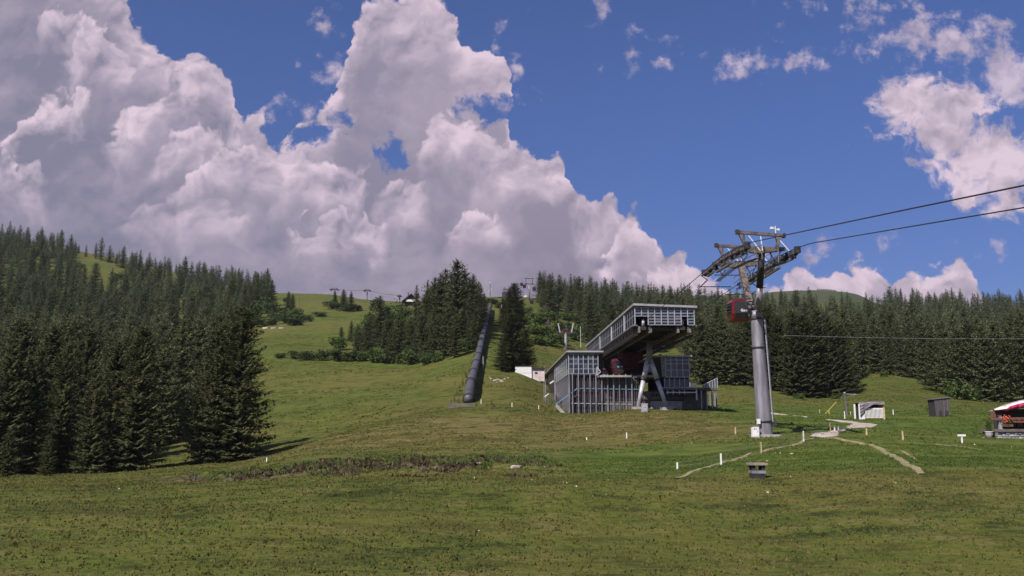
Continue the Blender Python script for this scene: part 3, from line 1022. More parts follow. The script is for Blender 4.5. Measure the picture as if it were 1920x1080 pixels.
spruce_px(24, 0, 800, "small dark sapling below the tree cut by the left frame edge", None, 'near', 1.2, Y=86)

# --- centre clump beside the pipe, and the pair right of it
CLUMP = [
    (858, 640, 487, 1.05, "tallest spruce of the clump left of the black pipe"),
    (836, 640, 503, 1.0, "second tallest spruce of the clump, just left of its peak"),
    (822, 648, 512, 1.0, "pointed spruce on the left shoulder of the clump by the pipe"),
    (880, 628, 520, 1.0, "spruce on the right shoulder of the clump, nearest the pipe head"),
    (897, 618, 527, 1.0, "last spruce of the clump before the upper end of the pipe"),
    (802, 655, 542, 1.0, "middle height spruce between the chalet and the clump peak"),
    (779, 640, 533, .9, "thin spruce rising right beside the dark chalet"),
    (712, 668, 553, 1.0, "solitary pointed spruce left of the chalet with a bare slope behind"),
    (690, 662, 586, 1.1, "rounded spruce left of the solitary pointed one on the slope"),
    (748, 668, 580, 1.0, "spruce below the chalet balcony"),
    (768, 672, 592, 1.05, "spruce in the front of the clump straight below the chalet"),
    (790, 676, 588, 1.0, "spruce at the foot of the clump, right of the chalet line"),
    (845, 662, 560, 1.1, "broad dark spruce in front of the clump peak"),
    (866, 655, 575, 1.1, "dark spruce with low branches beside the pipe"),
    (822, 672, 585, 1.1, "spruce in the front row of the clump among alder bushes"),
    (730, 664, 600, 1.0, "short spruce between the pointed one and the chalet spruces"),
    (658, 640, 600, 1.1, "short dark spruce at the left tip of the clump"),
    (640, 640, 612, 1.2, "lowest dark spruce at the far left tip of the clump"),
    (908, 600, 548, .9, "small spruce behind the upper end of the pipe"),
    (888, 655, 590, 1.0, "dark spruce low on the left bank of the pipe"),
    (808, 640, 530, .9, "slim spruce between the thin chalet one and the peak"),
    (846, 620, 510, .9, "spruce tip crowding the left side of the tallest one"),
    (812, 640, 519, 1.15, "spruce between the slim one and the left shoulder of the clump"),
    (794, 645, 550, 1.1, "rounded spruce just right of the chalet's gable"),
    (886, 612, 513, 1.1, "spruce with a blunt tip right of the tallest ones"),
    (901, 604, 532, 1.1, "spruce at the right end of the clump's skyline"),
    (726, 655, 572, 1.1, "spruce shouldering the solitary pointed one on its right"),
    (698, 650, 590, 1.1, "spruce filling the left shoulder of the solitary pointed one"),
    (870, 620, 503, .9, "spruce tip crowding the right side of the tallest one"),
]
for x, yb, yt, wd, lab in CLUMP:
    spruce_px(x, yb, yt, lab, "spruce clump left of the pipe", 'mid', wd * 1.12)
PAIR = [
    (962, 693, 586, 1.75, "broad dark spruce standing alone beside the low white hut"),
    (986, 690, 616, 1.5, "shorter spruce touching the broad one, nearest the white hut"),
    (942, 694, 636, 1.5, "small spruce at the left foot of the broad lone one"),
    (966, 612, 530, 1.4, "double tipped spruce above the broad lone one, below the far pylon"),
    (955, 614, 538, 1.3, "spruce just left of the double tipped one under the far pylon"),
    (944, 618, 558, 1.0, "small spruce at the top end of the pipe's right bank"),
    (978, 606, 560, 1.0, "small spruce right of the double tipped one under the far pylon"),
    (950, 640, 588, 1.5, "dark spruce between the broad lone one and the pipe"),
]
for x, yb, yt, wd, lab in PAIR:
    spruce_px(x, yb, yt, lab, "spruces right of the pipe", 'near', wd)

# --- right hand forest edge, front row
FRONTR = [
    (1316, 718, 585, "tall"), (1340, 719, 596, "slim"), (1362, 720, 588, "dense"), (1386, 722, 600, "dark"), (1404, 722, 590, "pointed"),
    (1442, 730, 572, "tall dark"), (1466, 735, 590, "broad"), (1488, 742, 580, "large bushy"), (1512, 745, 588, "large dark"),
    (1538, 746, 578, "tallest"), (1562, 745, 592, "broad dense"), (1585, 742, 606, "outermost low branched"),
    (1606, 700, 590, "pale"), (1626, 699, 600, "slender"), (1646, 700, 592, "bare stemmed"), (1668, 703, 604, "bare stemmed slim"),
    (1690, 706, 596, "lean"), (1712, 709, 602, "tall stemmed"), (1736, 722, 590, "thick"), (1756, 734, 604, "low branched"),
    (1780, 741, 598, "broad"), (1802, 746, 606, "dark hanging"), (1826, 749, 596, "wide"), (1850, 752, 604, "bushy"),
    (1874, 752, 592, "tall"), (1898, 752, 600, "dense dark"), (1922, 752, 590, "frame cut"), (1948, 752, 600, "hidden"),
]
for x, yb, yt, ad in FRONTR:
    where = ("between the station and the grey pylon" if x < 1430 else "in the big block right of the grey pylon" if x < 1600
             else "on the grass crest above the dark hut" if x < 1725 else "at the forest edge behind the red canopy")
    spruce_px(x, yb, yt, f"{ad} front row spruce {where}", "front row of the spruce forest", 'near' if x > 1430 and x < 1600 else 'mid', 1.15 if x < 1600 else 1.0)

# --- forest fill: candidates spread over the slopes, kept apart, biggest in view become objects
def poly_in(x, y, poly):
    c = False
    for (ax, ay), (bx, by) in zip(poly, poly[1:] + poly[:1]):
        if (ay > y) != (by > y) and x < (bx - ax) * (y - ay) / (by - ay) + ax:
            c = not c
    return c


def scatter(zone, Ylo, Yhi, gap, hlo, hhi, poly, holes=(), seed=0, tries=6000):
    """trees whose feet fall inside the photo polygon (with holes left open)"""
    r = random.Random(seed)
    out, cells = [], {}
    xs = [p[0] for p in poly]
    ulo, uhi = ray(min(xs), 700)[0], ray(max(xs), 700)[0]
    for _ in range(tries):
        Y = math.sqrt(r.uniform(Ylo ** 2, Yhi ** 2))
        u = r.uniform(ulo, uhi)
        x, y = u * Y, Y
        z = ground(x, y)
        px, py = to_px((x, y, z))
        if not poly_in(px, py, poly) or any(poly_in(px, py, h) for h in holes):
            continue
        gg = gap * (1 + Y / 900)
        c = (int(x // gg), int(y // gg))
        if any(math.hypot(x - q[0], y - q[1]) < gg for i in (-1, 0, 1) for j in (-1, 0, 1) for q in cells.get((c[0] + i, c[1] + j), ())):
            continue
        cells.setdefault(c, []).append((x, y))
        h = (r.uniform(hlo, hhi) if r.random() > .22 else r.uniform(hlo * .5, hlo)) * (1 - .12 * min(1, Y / 900))
        out.append((h * FPX / Y, Vector((x, y, z)), h, zone, px, py))
    return out


LEFT_POLY = [(-170, 880), (-170, 425), (0, 448), (110, 466), (205, 492), (330, 520), (450, 543), (500, 545), (505, 560), (470, 585), (460, 620), (430, 660), (420, 720), (380, 790), (330, 830), (250, 860)]
LEFT_HOLES = [[(118, 492), (150, 480), (195, 490), (240, 510), (250, 556), (170, 548)], [(322, 650), (350, 640), (356, 700), (330, 740), (318, 720)],
              [(385, 590), (425, 586), (430, 602), (392, 606)], [(452, 548), (480, 552), (470, 566), (448, 560)],
              [(312, 740), (322, 630), (356, 630), (356, 720), (346, 810), (318, 810)]]
RIGHT_POLY = [(1290, 700), (1290, 578), (1430, 588), (1610, 590), (1670, 578), (1760, 580), (2160, 588), (2160, 748), (1860, 745), (1750, 715), (1690, 698), (1610, 690), (1596, 735), (1480, 735), (1400, 715)]
RIDGE_POLY = [(1012, 585), (1010, 562), (1060, 562), (1130, 566), (1200, 572), (1300, 570), (1300, 660), (1210, 660), (1150, 655), (1095, 650), (1085, 610), (1050, 592)]
cand = []
cand += scatter('left', 130, 330, 4.6, 13, 23, LEFT_POLY, LEFT_HOLES, 1, 11000)
cand += [c for c in scatter('left', 330, 860, 4.8, 11, 21, LEFT_POLY, LEFT_HOLES, 2, 20000)]
cand += scatter('right', 200, 420, 4.8, 14, 22, RIGHT_POLY, (), 3, 7500)
cand += scatter('right', 420, 900, 6.5, 12, 22, RIGHT_POLY, (), 4, 11000)
CLUMP_POLY = [(795, 640), (800, 598), (840, 600), (880, 596), (902, 590), (904, 606), (880, 655), (862, 672), (800, 684), (790, 660)]
CLUMP_LOW = [(668, 676), (664, 650), (690, 640), (735, 640), (792, 645), (792, 682), (740, 682)]
cand += scatter('clump', 200, 460, 4.8, 11, 18, CLUMP_POLY, (), 6, 9000)
cand += scatter('clump', 200, 330, 5.6, 6, 10.5, CLUMP_LOW, (), 8, 6000)
cand += scatter('ridge', 240, 720, 4.6, 12, 20, RIDGE_POLY, (), 5, 8000)

# which candidates actually show: a coarse painter's pass over photo columns, near to far
def showing(cands, pre):
    res = 4
    hz = {}
    for p, h in pre:
        a, b = to_px(p), to_px(p + Vector((0, 0, h)))
        wd = max(2, (a[1] - b[1]) * .13)
        for c in range(int((a[0] - wd) // res), int((a[0] + wd) // res) + 1):
            hz.setdefault(c, []).append((p.y, b[1] + abs(c * res - a[0]) / max(wd, 1) * (a[1] - b[1]) * .8))
    keep = []
    tops = {}
    for q in sorted(cands, key=lambda q: q[1].y):
        s, p, h, zone, px, py = q
        b = to_px(p + Vector((0, 0, h)))
        wd = max(1.5, s * .13)
        seen = 0.0
        for c in range(int((px - wd) // res), int((px + wd) // res) + 1):
            edge = b[1] + abs(c * res - px) / wd * s * .75
            cur = min([e for yy, e in hz.get(c, ()) if yy < p.y] + [tops.get(c, 2000)])
            seen += max(0, min(cur, py) - edge) * res
            tops[c] = min(tops.get(c, 2000), edge)
        if seen > 7:
            keep.append((seen, q))
    return keep


pre = [(o.matrix_world.translation.copy() if False else Vector(o.location), o.scale[2] * H0) for o in scene.objects if o.name.startswith("spruce_tree") and o.parent is None]
seen = showing(cand, pre)
seen.sort(key=lambda s: -s[0])
BUDGET = 296 - N_SPRUCE[0]
zone_label = {
    'left': [("dark spruce WHERE in the left hillside wood", "spruces of the left hillside wood"),
             ("small spruce along the skyline of the left hill", "spruces on the left skyline")],
    'right': [("spruce inside the right forest WHERE", "spruces inside the right forest"),
              ("distant spruce on the skyline of the right forest", "spruces on the right skyline")],
    'clump': [("dark filling spruce WHERE in the clump left of the pipe", "filling spruces of the clump"), ("", "")],
    'ridge': [("spruce in the ridge wood WHERE", "spruces of the wood behind the station"),
              ("spruce tip on the ridge line behind the lift station", "spruces on the ridge behind the station")],
}
BANDS = {
    'left': lambda x, y, Y: (("directly behind the big front row", "lower tier") if Y < 235 else ("halfway up", "middle tier") if Y < 400 else ("below the bright clearing", "upper tier") if x < 260 else ("towards the open pasture", "pasture side")),
    'right': lambda x, y, Y: (("behind the lift station", "station end") if x < 1420 else ("above the big tree block", "middle") if x < 1620 else ("above the grass crest", "crest") if x < 1760 else ("over the red canopy", "canopy end")),
    'clump': lambda x, y, Y: (("under the chalet", "chalet side") if x < 790 else ("around the tallest tips", "pipe side")),
    'ridge': lambda x, y, Y: (("over the bright bushes", "bush side") if x < 1130 else ("over the shed roof", "shed side")),
}
bulk = {}
for i, (sn, (s, p, h, zone, px, py)) in enumerate(seen):
    if -25 < px < 1945 and N_SPRUCE[0] < 296:
        sky = {'left': p.y > 560, 'right': p.y > 560, 'ridge': p.y > 420, 'clump': False}[zone]
        lab, grp = zone_label[zone][1 if sky else 0]
        if not sky:
            band, bg = BANDS[zone](px, py, p.y)
            lab, grp = lab.replace("WHERE", band), grp + ", " + bg
        spruce(p, h, lab, grp, 'mid' if s > 52 else 'far', RND.uniform(.9, 1.15))
    else:
        bulk.setdefault(zone, []).append((p, h))

# the remaining far trees that only read as a mass
allv, allf, allm, n0 = [], [], [], 0
r_ = random.Random(5)
for zone, lst in bulk.items():
    for p, h in lst:
        v, f, mi = FAR_RAW[r_.randrange(12)]
        a = r_.uniform(0, 6.28)
        s = h / H0
        w = s * r_.uniform(.9, 1.15)
        q = np.empty_like(v)
        q[:, 0] = (v[:, 0] * math.cos(a) - v[:, 1] * math.sin(a)) * w + p.x
        q[:, 1] = (v[:, 0] * math.sin(a) + v[:, 1] * math.cos(a)) * w + p.y
        q[:, 2] = v[:, 2] * s + p.z - .15
        allv.append(q)
        allf += [tuple(n0 + i for i in t) for t in f]
        allm += mi
        n0 += len(v)
n_bulk = sum(len(b) for b in bulk.values())
if allv:
    me = mesh_from("distant_forest", np.concatenate(allv).tolist(), allf, [M['needle_far'], M['bark']], allm)
    tag(put("distant_forest", me), "mass of distant dark spruces filling the woods on the far slopes", kind='stuff')


# --- shrubs and broadleaf bushes
def bush_mesh(rnd, n, lobes, leaf):
    v, f = [], []
    L = []
    for _ in range(lobes):
        a = rnd.uniform(0, 6.28)
        d = rnd.uniform(0, .62)
        L.append((Vector((math.cos(a) * d, math.sin(a) * d, rnd.uniform(.3, .95))), rnd.uniform(.28, .5)))
    for i in range(n):
        c, r = rnd.choice(L)
        q = Vector((rnd.gauss(0, 1), rnd.gauss(0, 1), rnd.gauss(0, 1))).normalized() * r * rnd.uniform(.55, 1.08)
        p = c + q
        if p.z < .03:
            p.z = rnd.uniform(.02, .2)
        a = Vector((rnd.gauss(0, 1), rnd.gauss(0, 1), rnd.gauss(0, .7))).normalized()
        b = a.cross(Vector((rnd.gauss(0, 1), rnd.gauss(0, 1), rnd.gauss(0, 1)))).normalized()
        s = leaf * rnd.uniform(.6, 1.3)
        k = len(v)
        v += [tuple(p - a * s), tuple(p + b * s * .6), tuple(p + a * s), tuple(p - b * s * .6)]
        f.append((k, k + 1, k + 2, k + 3))
    return v, f


BUSH = {}
for key, mat in (('leaf', 'leaf'), ('dark', 'leaf_dark')):
    BUSH[key] = []
    for k in range(4):
        r_ = random.Random(500 + k + (10 if key == 'dark' else 0))
        v, f = bush_mesh(r_, 620, 9, .095)
        BUSH[key].append(mesh_from("bush_crown", v, f, [M[mat]]))
mb = MB()
for k in range(5):
    a = k * 1.26
    mb.tube([(0, 0, -.1), (math.cos(a) * .22, math.sin(a) * .22, .35), (math.cos(a) * .42, math.sin(a) * .42, .75)], [.03, .02, .008], 5, False)
STEMS = mb.mesh("bush_stems", M['bark'])


def bush(x, yb, wpx, hpx, kind, label, group, name="shrub"):
    wpx *= RND.uniform(1.15, 1.6)
    hpx *= RND.uniform(.8, 1.25)
    p = hit(x + RND.uniform(-3, 3), yb + RND.uniform(-2, 2))
    if p is None:
        return
    sc = p.y / FPX
    o = empty(name, (p.x, p.y, p.z - .1), label, "shrub", group, RND.uniform(0, 6.28))
    put("foliage", BUSH[kind][RND.randrange(4)], o)
    put("stem", STEMS, o)
    o.scale = (wpx * sc * .5, wpx * sc * .5, hpx * sc * .75)
    return o


GB = "alder bushes below the clump left of the pipe"
for x, yb, w, h, k in [(530, 672, 30, 12, 'dark'), (552, 673, 34, 14, 'dark'), (578, 674, 38, 18, 'dark'), (604, 675, 40, 22, 'dark'), (630, 676, 46, 30, 'dark'),
                       (656, 676, 44, 26, 'dark'), (636, 655, 34, 26, 'dark'), (682, 678, 44, 22, 'dark'), (706, 680, 40, 26, 'leaf'), (728, 682, 40, 22, 'dark'), (750, 684, 36, 28, 'dark'),
                       (772, 682, 36, 24, 'leaf'), (796, 684, 34, 26, 'dark'), (818, 680, 30, 26, 'leaf'), (842, 668, 34, 26, 'dark'), (866, 660, 30, 26, 'leaf')]:
    bush(x, yb, w, h, k, "dark alder bush in the strip edging the meadow below the clump" if k == 'dark' else "light green alder bush in the strip below the clump", GB if k == 'dark' else "light bushes below the clump")
for x, yb, w, h in [(690, 628, 40, 34), (712, 630, 40, 30), (742, 612, 40, 36), (760, 620, 40, 34), (672, 640, 34, 28), (784, 630, 34, 30), (728, 640, 36, 30), (745, 592, 34, 26), (720, 596, 30, 26), (800, 610, 30, 30), (695, 604, 30, 22)]:
    bush(x, yb, w, h, 'leaf', "light green broadleaf bush among the spruces below the chalet", "light broadleaf bushes below the chalet")
for x, yb, w, h in [(700, 585, 34, 26), (760, 600, 34, 24), (880, 615, 30, 18), (890, 640, 26, 16), (902, 596, 30, 16), (920, 572, 36, 12), (938, 578, 30, 14), (906, 574, 30, 12)]:
    bush(x, yb, w, h, 'dark', "dark shrub on the bank beside the upper pipe", "dark shrubs beside the upper pipe")
for x, yb, w, h in [(1000, 600, 34, 20), (1016, 610, 38, 22), (1036, 604, 36, 20), (1002, 625, 36, 22), (1024, 632, 40, 24), (1046, 625, 38, 22), (1066, 618, 34, 22), (1012, 648, 42, 24), (1036, 650, 42, 22),
                    (1056, 648, 36, 20), (1076, 640, 34, 24), (990, 612, 28, 22), (1092, 634, 34, 26), (1104, 612, 34, 26), (1084, 606, 34, 20), (1060, 600, 34, 20), (1020, 590, 30, 14), (1044, 588, 30, 14), (990, 590, 26, 14), (1100, 596, 30, 18), (1108, 640, 26, 20)]:
    bush(x, yb, w, h, 'leaf', "bright green bush on the slope under the gondola ropes", "bright bushes under the gondola ropes")
for x, yb, w, h, k in [(500, 590, 40, 30, 'dark'), (520, 600, 40, 22, 'dark'), (540, 604, 42, 22, 'dark'), (560, 604, 40, 18, 'dark'), (480, 600, 40, 30, 'dark'), (512, 612, 40, 16, 'dark'), (575, 598, 26, 12, 'dark'), (600, 592, 26, 8, 'dark'),
                       (490, 580, 40, 24, 'dark'), (530, 590, 44, 20, 'dark'), (550, 596, 44, 20, 'leaf'), (515, 580, 30, 18, 'leaf'), (480, 612, 40, 20, 'dark'), (545, 610, 44, 14, 'dark'), (535, 565, 20, 10, 'leaf'), (505, 570, 26, 18, 'leaf'), (630, 580, 34, 14, 'dark'), (650, 584, 34, 16, 'dark'), (668, 582, 30, 14, 'dark'), (622, 570, 26, 8, 'dark'), (640, 574, 30, 10, 'dark')]:
    bush(x, yb, w, h, k, "low shrub on the open upper pasture left of the chalet", "low shrubs on the upper pasture")
for x, yb, w, h in [(215, 530, 34, 18), (245, 545, 34, 18), (355, 552, 34, 22), (372, 560, 30, 20), (395, 560, 30, 18), (150, 500, 26, 10), (448, 566, 34, 18), (470, 570, 34, 18), (110, 480, 26, 12)]:
    bush(x, yb, w, h, 'leaf', "pale green shrub in a clearing of the left hillside wood", "pale shrubs in the left hillside clearings")
for x, yb, w, h in [(1806, 750, 46, 34), (1846, 752, 36, 22), (1772, 742, 30, 20), (1620, 704, 24, 12), (1660, 706, 22, 10), (1570, 748, 24, 12), (1500, 747, 28, 16)]:
    bush(x, yb, w, h, 'leaf', "light green bush at the foot of the right forest edge", "light bushes along the right forest edge")
# solitary pasture spruces on the upper left slope
for x, yb, yt, wd, lab in [(628, 576, 543, 1.2, "left one of the three small dark spruces on the upper pasture"), (644, 580, 541, 1.35, "middle one of the three small dark spruces on the upper pasture"),
                           (658, 584, 545, 1.3, "right one of the three small dark spruces on the upper pasture"), (540, 581, 545, 1.3, "dark spruce by itself on the open pasture below the rounded hill"),
                           (548, 582, 551, 1.2, "shorter spruce leaning on the lone pasture spruce"), (552, 546, 530, 1.5, "tiny spruce on the bare crest of the rounded hill"),
                           (508, 575, 524, 1.1, "pointed spruce at the edge of the wood by the rounded hill"), (500, 578, 540, 1.1, "spruce left of the pointed one at the wood's edge"),
                           (513, 596, 568, 1.4, "stubby spruce among the shrubs below the wood's edge")]:
    spruce_px(x, yb, yt, lab, None, 'mid', wd)

# ------------------------------------------------------------------ ropeway line: s across, t along the line from the camera, z up
AXV = ray(925, 800)[0]
AX = Vector((AXV, 1, 0)).normalized()
AR = Vector((AX.y, -AX.x, 0))
RZ = math.atan2(AX.y, AX.x) - math.pi / 2
ROPE_L, ROPE_R = 18.95, 23.7


def W(s, t, z):
    return AR * s + AX * t + Vector((0, 0, z))


def S(x, y, t):
    """(s, t, z) of photo point (x, y) on the cross plane at t"""
    u, v = ray(x, y)
    d = Vector((u, 1, v))
    k = t / (d.x * AX.x + d.y * AX.y)
    d *= k
    return Vector((d.x * AR.x + d.y * AR.y, t, d.z))


class LB(MB):
    """builder whose points are given as (s, t, z)"""
    def build(self, name, mats, parent=None, smooth=False, loc=None):
        self.v = [tuple(W(*p)) for p in self.v]
        return MB.build(self, name, mats, parent, smooth, loc)


def part(name, mat, parent, *boxes, kind=None, smooth=False):
    mb = LB()
    for b in boxes:
        mb.box(*b)
    o = mb.build(name, mat, parent, smooth)
    if kind:
        o['kind'] = kind
    return o


def gz(s, t):
    p = W(s, t, 0)
    return ground(p.x, p.y)


# ------------------------------------------------------------------ lift station
def build_station():
    root = empty("lift_station", (0, 0, 0), "glazed gondola station with a raised shed on an inverted Y column", "station")
    F = 128.0
    # --- raised rope shed
    t0, t1 = 110.0, 168.0
    sl, sr = S(1190, 570, t0).x, S(1301, 575, t0).x
    zt, zb = S(1190, 570, t0).z, S(1200, 609, t0).z
    mb = LB()
    mb.hexa([(sl - .25, t0 - .5, zt - .24), (sr + .35, t0 - .3, zt - .5), (sr + .35, t1, zt - .5), (sl - .25, t1, zt - .24),
             (sl - .25, t0 - .5, zt + .02), (sr + .35, t0 - .3, zt - .24), (sr + .35, t1, zt - .24), (sl - .25, t1, zt + .02)])
    mb.build("shed_roof", M['roof'], root)
    ncol, nrow = 9, 6
    gt = zt - .42
    cw = (sr - sl) / ncol
    rh = (gt - zb) / nrow

    def mouth(c, r):
        return r < 3 and (c in (0, 1) or c in (7,)) and not (c == 0 and r == 2 and False)
    # glazed front, pane by pane, with the two rope mouths left open
    pane = LB()
    for c in range(ncol):
        for r in range(nrow):
            if mouth(c, r):
                continue
            mb = LB()
            x0, z0 = sl + c * cw, zb + r * rh
            mb.box(x0 + .045, x0 + cw - .045, t0 + .05, t0 + .09, z0 + .03, z0 + rh - .03)
            mb.build("window_pane", M['bglass'] if (c * 3 + r * 5) % 7 else M['fglass'], root)
    for c in range(ncol + 1):
        lo = 3 if c in (1,) else 0
        part("mullion", M['alu'], root, (sl + c * cw - .05, sl + c * cw + .05, t0 - .04, t0 + .12, zb + lo * rh, gt))
    for r in range(nrow + 1):
        segs = [(0, ncol)] if r >= 3 else [(2, 7), (8, 9)]
        part("transom", M['alu'], root, *[(sl + a * cw + .051, sl + b * cw - .051, t0 - .02, t0 + .10, zb + r * rh - .035, zb + r * rh + .035) for a, b in segs])
    part("front_fascia", M['galv'], root, (sl, sr, t0 + .0, t0 + .2, gt + .036, zt - .26 - .12))
    # side walls with narrow lights
    for s_, sg, nm in ((sl, -1, "left"), (sr, 1, "right")):
        part("side_glazing", M['dglass'], root, (s_ - .03, s_ + .03, t0 + .2, t1, zb + .15, gt))
        mb = LB()
        n = 30
        for k in range(n + 1):
            tt = t0 + .1 + (t1 - t0 - .2) * k / n
            mb.box(s_ - .055, s_ + .055, tt - .04, tt + .04, zb + .1, gt)
        mb.build("side_mullions", M['alu'], root)['kind'] = 'stuff'
        for zz in (zb + .08, zb + .08 + (gt - zb) * .5, gt - .04):
            part("side_rail", M['alu'], root, (s_ - .06, s_ + .06, t0, t1, zz - .035, zz + .035))
        for tt in (118.5, 131.5, 146.0):
            part("downpipe", M['galv_lt'], root, (s_ + sg * .11 - .07, s_ + sg * .11 + .07, tt - .07, tt + .07, zb, zt - .3))
        part("gutter", M['galv'], root, (s_ - .3, s_ + .3, t0 + .1, t1, zb - .14, zb))
    # underside: girders and ribs
    for s_ in (sl + .55, sl + 2.0, sr - 2.0, sr - .55):
        part("floor_girder", M['soffit'], root, (s_ - .14, s_ + .14, t0 + .3, t1, zb - .95, zb - .16))
    n = 20
    for k in range(n):
        tt = t0 + 1.2 + k * (t1 - t0 - 2) / n
        part("cross_rib", M['dsteel'], root, (sl + .25, sr - .25, tt - .1, tt + .1, zb - .6, zb - .3))
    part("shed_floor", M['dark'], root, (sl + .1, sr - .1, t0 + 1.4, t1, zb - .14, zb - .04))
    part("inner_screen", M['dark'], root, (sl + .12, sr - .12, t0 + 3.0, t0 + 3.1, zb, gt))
    # rope deflection sheaves in the mouths
    for s_, lab in ((ROPE_L - .15, None), (ROPE_R, None)):
        mb = LB()
        mb.tube([(s_ - .16, t0 + .9, zb + .35), (s_ + .16, t0 + .9, zb + .35)], .55, 18)
        mb.build("guide_sheave", M['galv_lt'], root, True)
        part("sheave_beam", M['dsteel'], root, (s_ - .3, s_ + .3, t0 + .2, t0 + 9, zb - .6, zb - .2))
    # stepped catwalks hanging along both lower edges
    for s_, sg in ((sl + .1, -1), (sr - .1, 1)):
        mb = LB()
        for k in range(38):
            tt = t0 + .8 + k * 1.4
            mb.box(s_ - .35, s_ + .35, tt, tt + .9, zb - 1.25, zb - 1.15)
            mb.box(s_ + sg * .33, s_ + sg * .38, tt, tt + .06, zb - 1.15, zb - .2)
        mb.build("catwalk", M['dsteel'], root)['kind'] = 'stuff'

    # --- inverted Y column
    tc = 121.0
    hz = S(1217, 638, tc).z
    a, b = S(1217, 640, tc), S(1217, 682, tc)
    mb = LB()
    mb.tube([a, b], [.38, .42], 18)
    mb.build("column_stem", M['galv'], root, True)
    for x, y in ((1196, 764), (1250, 764)):
        q = S(x, y, tc)
        st = Vector((b.x + (-.16 if x < 1217 else .16), tc, b.z + .55))
        q.z = gz(q.x, tc) + .35
        mb = LB()
        mid = st.lerp(q, .42)
        mb.tube([st, mid], [.37, .35], 16)
        mb.tube([mid, q], [.33, .23], 16)
        o = mb.build("column_leg", M['galv_lt'], root, True)
        mb = LB()
        d = (q - st).normalized()
        mb.tube([mid - d * .09, mid + d * .09], .42, 16)
        mb.build("flange_ring", M['dsteel'], o, True)
        part("footing", M['conc'], root, (q.x - .75, q.x + .75, tc - .75, tc + .75, gz(q.x, tc) - .8, gz(q.x, tc) + .42))
    mb = LB()
    mb.hexa([(b.x - .75, tc - .12, b.z - 1.1), (b.x + .75, tc - .12, b.z - 1.1), (b.x + .75, tc + .12, b.z - 1.1), (b.x - .75, tc + .12, b.z - 1.1),
             (b.x - .45, tc - .12, b.z + .2), (b.x + .45, tc - .12, b.z + .2), (b.x + .45, tc + .12, b.z + .2), (b.x - .45, tc + .12, b.z + .2)])
    mb.build("gusset_plate", M['galv'], root)
    part("head_beam", M['rust'], root, (sl + .4, sr - .6, tc - .35, tc + .35, hz - .1, zb - .96))

    # --- left wing
    w0, w1 = S(1066, 660, F).x, S(1121, 660, F).x
    we = S(1131, 660, F).x
    zr, zg1, zg0 = S(1066, 658, F).z, S(1066, 664, F).z, S(1066, 701, F).z
    part("wing_roof", M['roof'], root, (w0 - .35, we, F - .45, 186.0, zr - .22, zr))
    part("roof_edge", M['soffit'], root, (w0 - .2, we - .1, F - .3, 185.8, zr - .42, zr - .223))
    nc, nr_ = 6, 4
    cw, rh = (w1 - w0) / nc, (zg1 - zg0) / nr_
    for c in range(nc):
        for r in range(nr_):
            part("window_pane", M['bglass'] if (c + 2 * r) % 5 else M['fglass'], root, (w0 + c * cw + .05, w0 + (c + 1) * cw - .05, F + .05, F + .09, zg0 + r * rh + .03, zg0 + (r + 1) * rh - .03))
    for c in range(nc + 1):
        part("mullion", M['alu'], root, (w0 + c * cw - .05, w0 + c * cw + .05, F - .05, F + .13, zg0, zg1))
    for r in range(nr_ + 1):
        part("transom", M['alu'], root, (w0 + .051, w1 - .051, F - .02, F + .1, zg0 + r * rh - .03, zg0 + r * rh + .03))
    # side wall of the wing
    tb = 157.0
    npan = 7
    for k in range(npan):
        ta, tz = F + .3 + k * (tb - F - .3) / npan, F + .3 + (k + 1) * (tb - F - .3) / npan
        for r in range(3):
            part("side_pane", M['fglass'], root, (w0 + .02, w0 + .06, ta + .06, tz - .06, zg0 + r * (zg1 - zg0) / 3 + .04, zg0 + (r + 1) * (zg1 - zg0) / 3 - .04))
    for k in range(npan + 1):
        ta = F + .3 + k * (tb - F - .3) / npan
        part("mullion", M['alu'], root, (w0 - .04, w0 + .10, ta - .06, ta + .06, zg0, zg1))
    for zz in (zg0, zg1 - .05):
        part("transom", M['alu'], root, (w0 - .05, w0 + .09, F + .14, tb, zz - .05, zz + .05))
    part("side_wall", M['dsteel'], root, (w0 + .3, w0 + .5, F + .3, 184, gz(w0, 150) - 2, zg1))
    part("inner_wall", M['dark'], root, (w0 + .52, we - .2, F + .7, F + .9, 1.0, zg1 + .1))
    part("corner_post", M['galv'], root, (w0 - .1, w0 + .12, F - .12, F + .1, gz(w0, F) - .6, zg0))
    part("eave_post", M['galv'], root, (w0 - .12, w0 + .12, tb - .12, tb + .12, gz(w0, tb) - .6, zr - .43))
    # --- lower storey: dark wall behind columns and slats
    e1 = S(1200, 700, F).x
    part("lower_wall", M['dconc'], root, (w0 + .6, e1, F + 1.4, F + 1.7, .2, zg0 - .1))
    part("floor_slab", M['dconc'], root, (w0 + .52, we, F + .2, F + 1.35, zg0 - .28, zg0 - .05))
    xs = [1066, 1073, 1084, 1095, 1106, 1117, 1128, 1139, 1150, 1161, 1173, 1184]
    for x in xs[1:]:
        s_ = S(x, 700, F).x
        part("column", M['galv'], root, (s_ - .07, s_ + .07, F - .08, F + .08, gz(s_, F) - .5, zg0 - .02))
    mb = LB()
    k = 0
    s_ = w0 + .35
    while s_ < e1:
        mb.box(s_ - .018, s_ + .018, F + .35, F + .40, gz(s_, F) - .4, zg0 - .3)
        s_ += .27
    mb.build("screen_slats", M['galv'], root)['kind'] = 'stuff'
    mb = LB()
    tt = F + .8
    while tt < tb:
        mb.box(w0 - .02, w0 + .02, tt - .03, tt + .03, gz(w0, tt) + (.2 if tt < 140 else 1.2), zg0 - .1)
        tt += 2.1
    mb.build("side_slats", M['alu'], root)['kind'] = 'stuff'
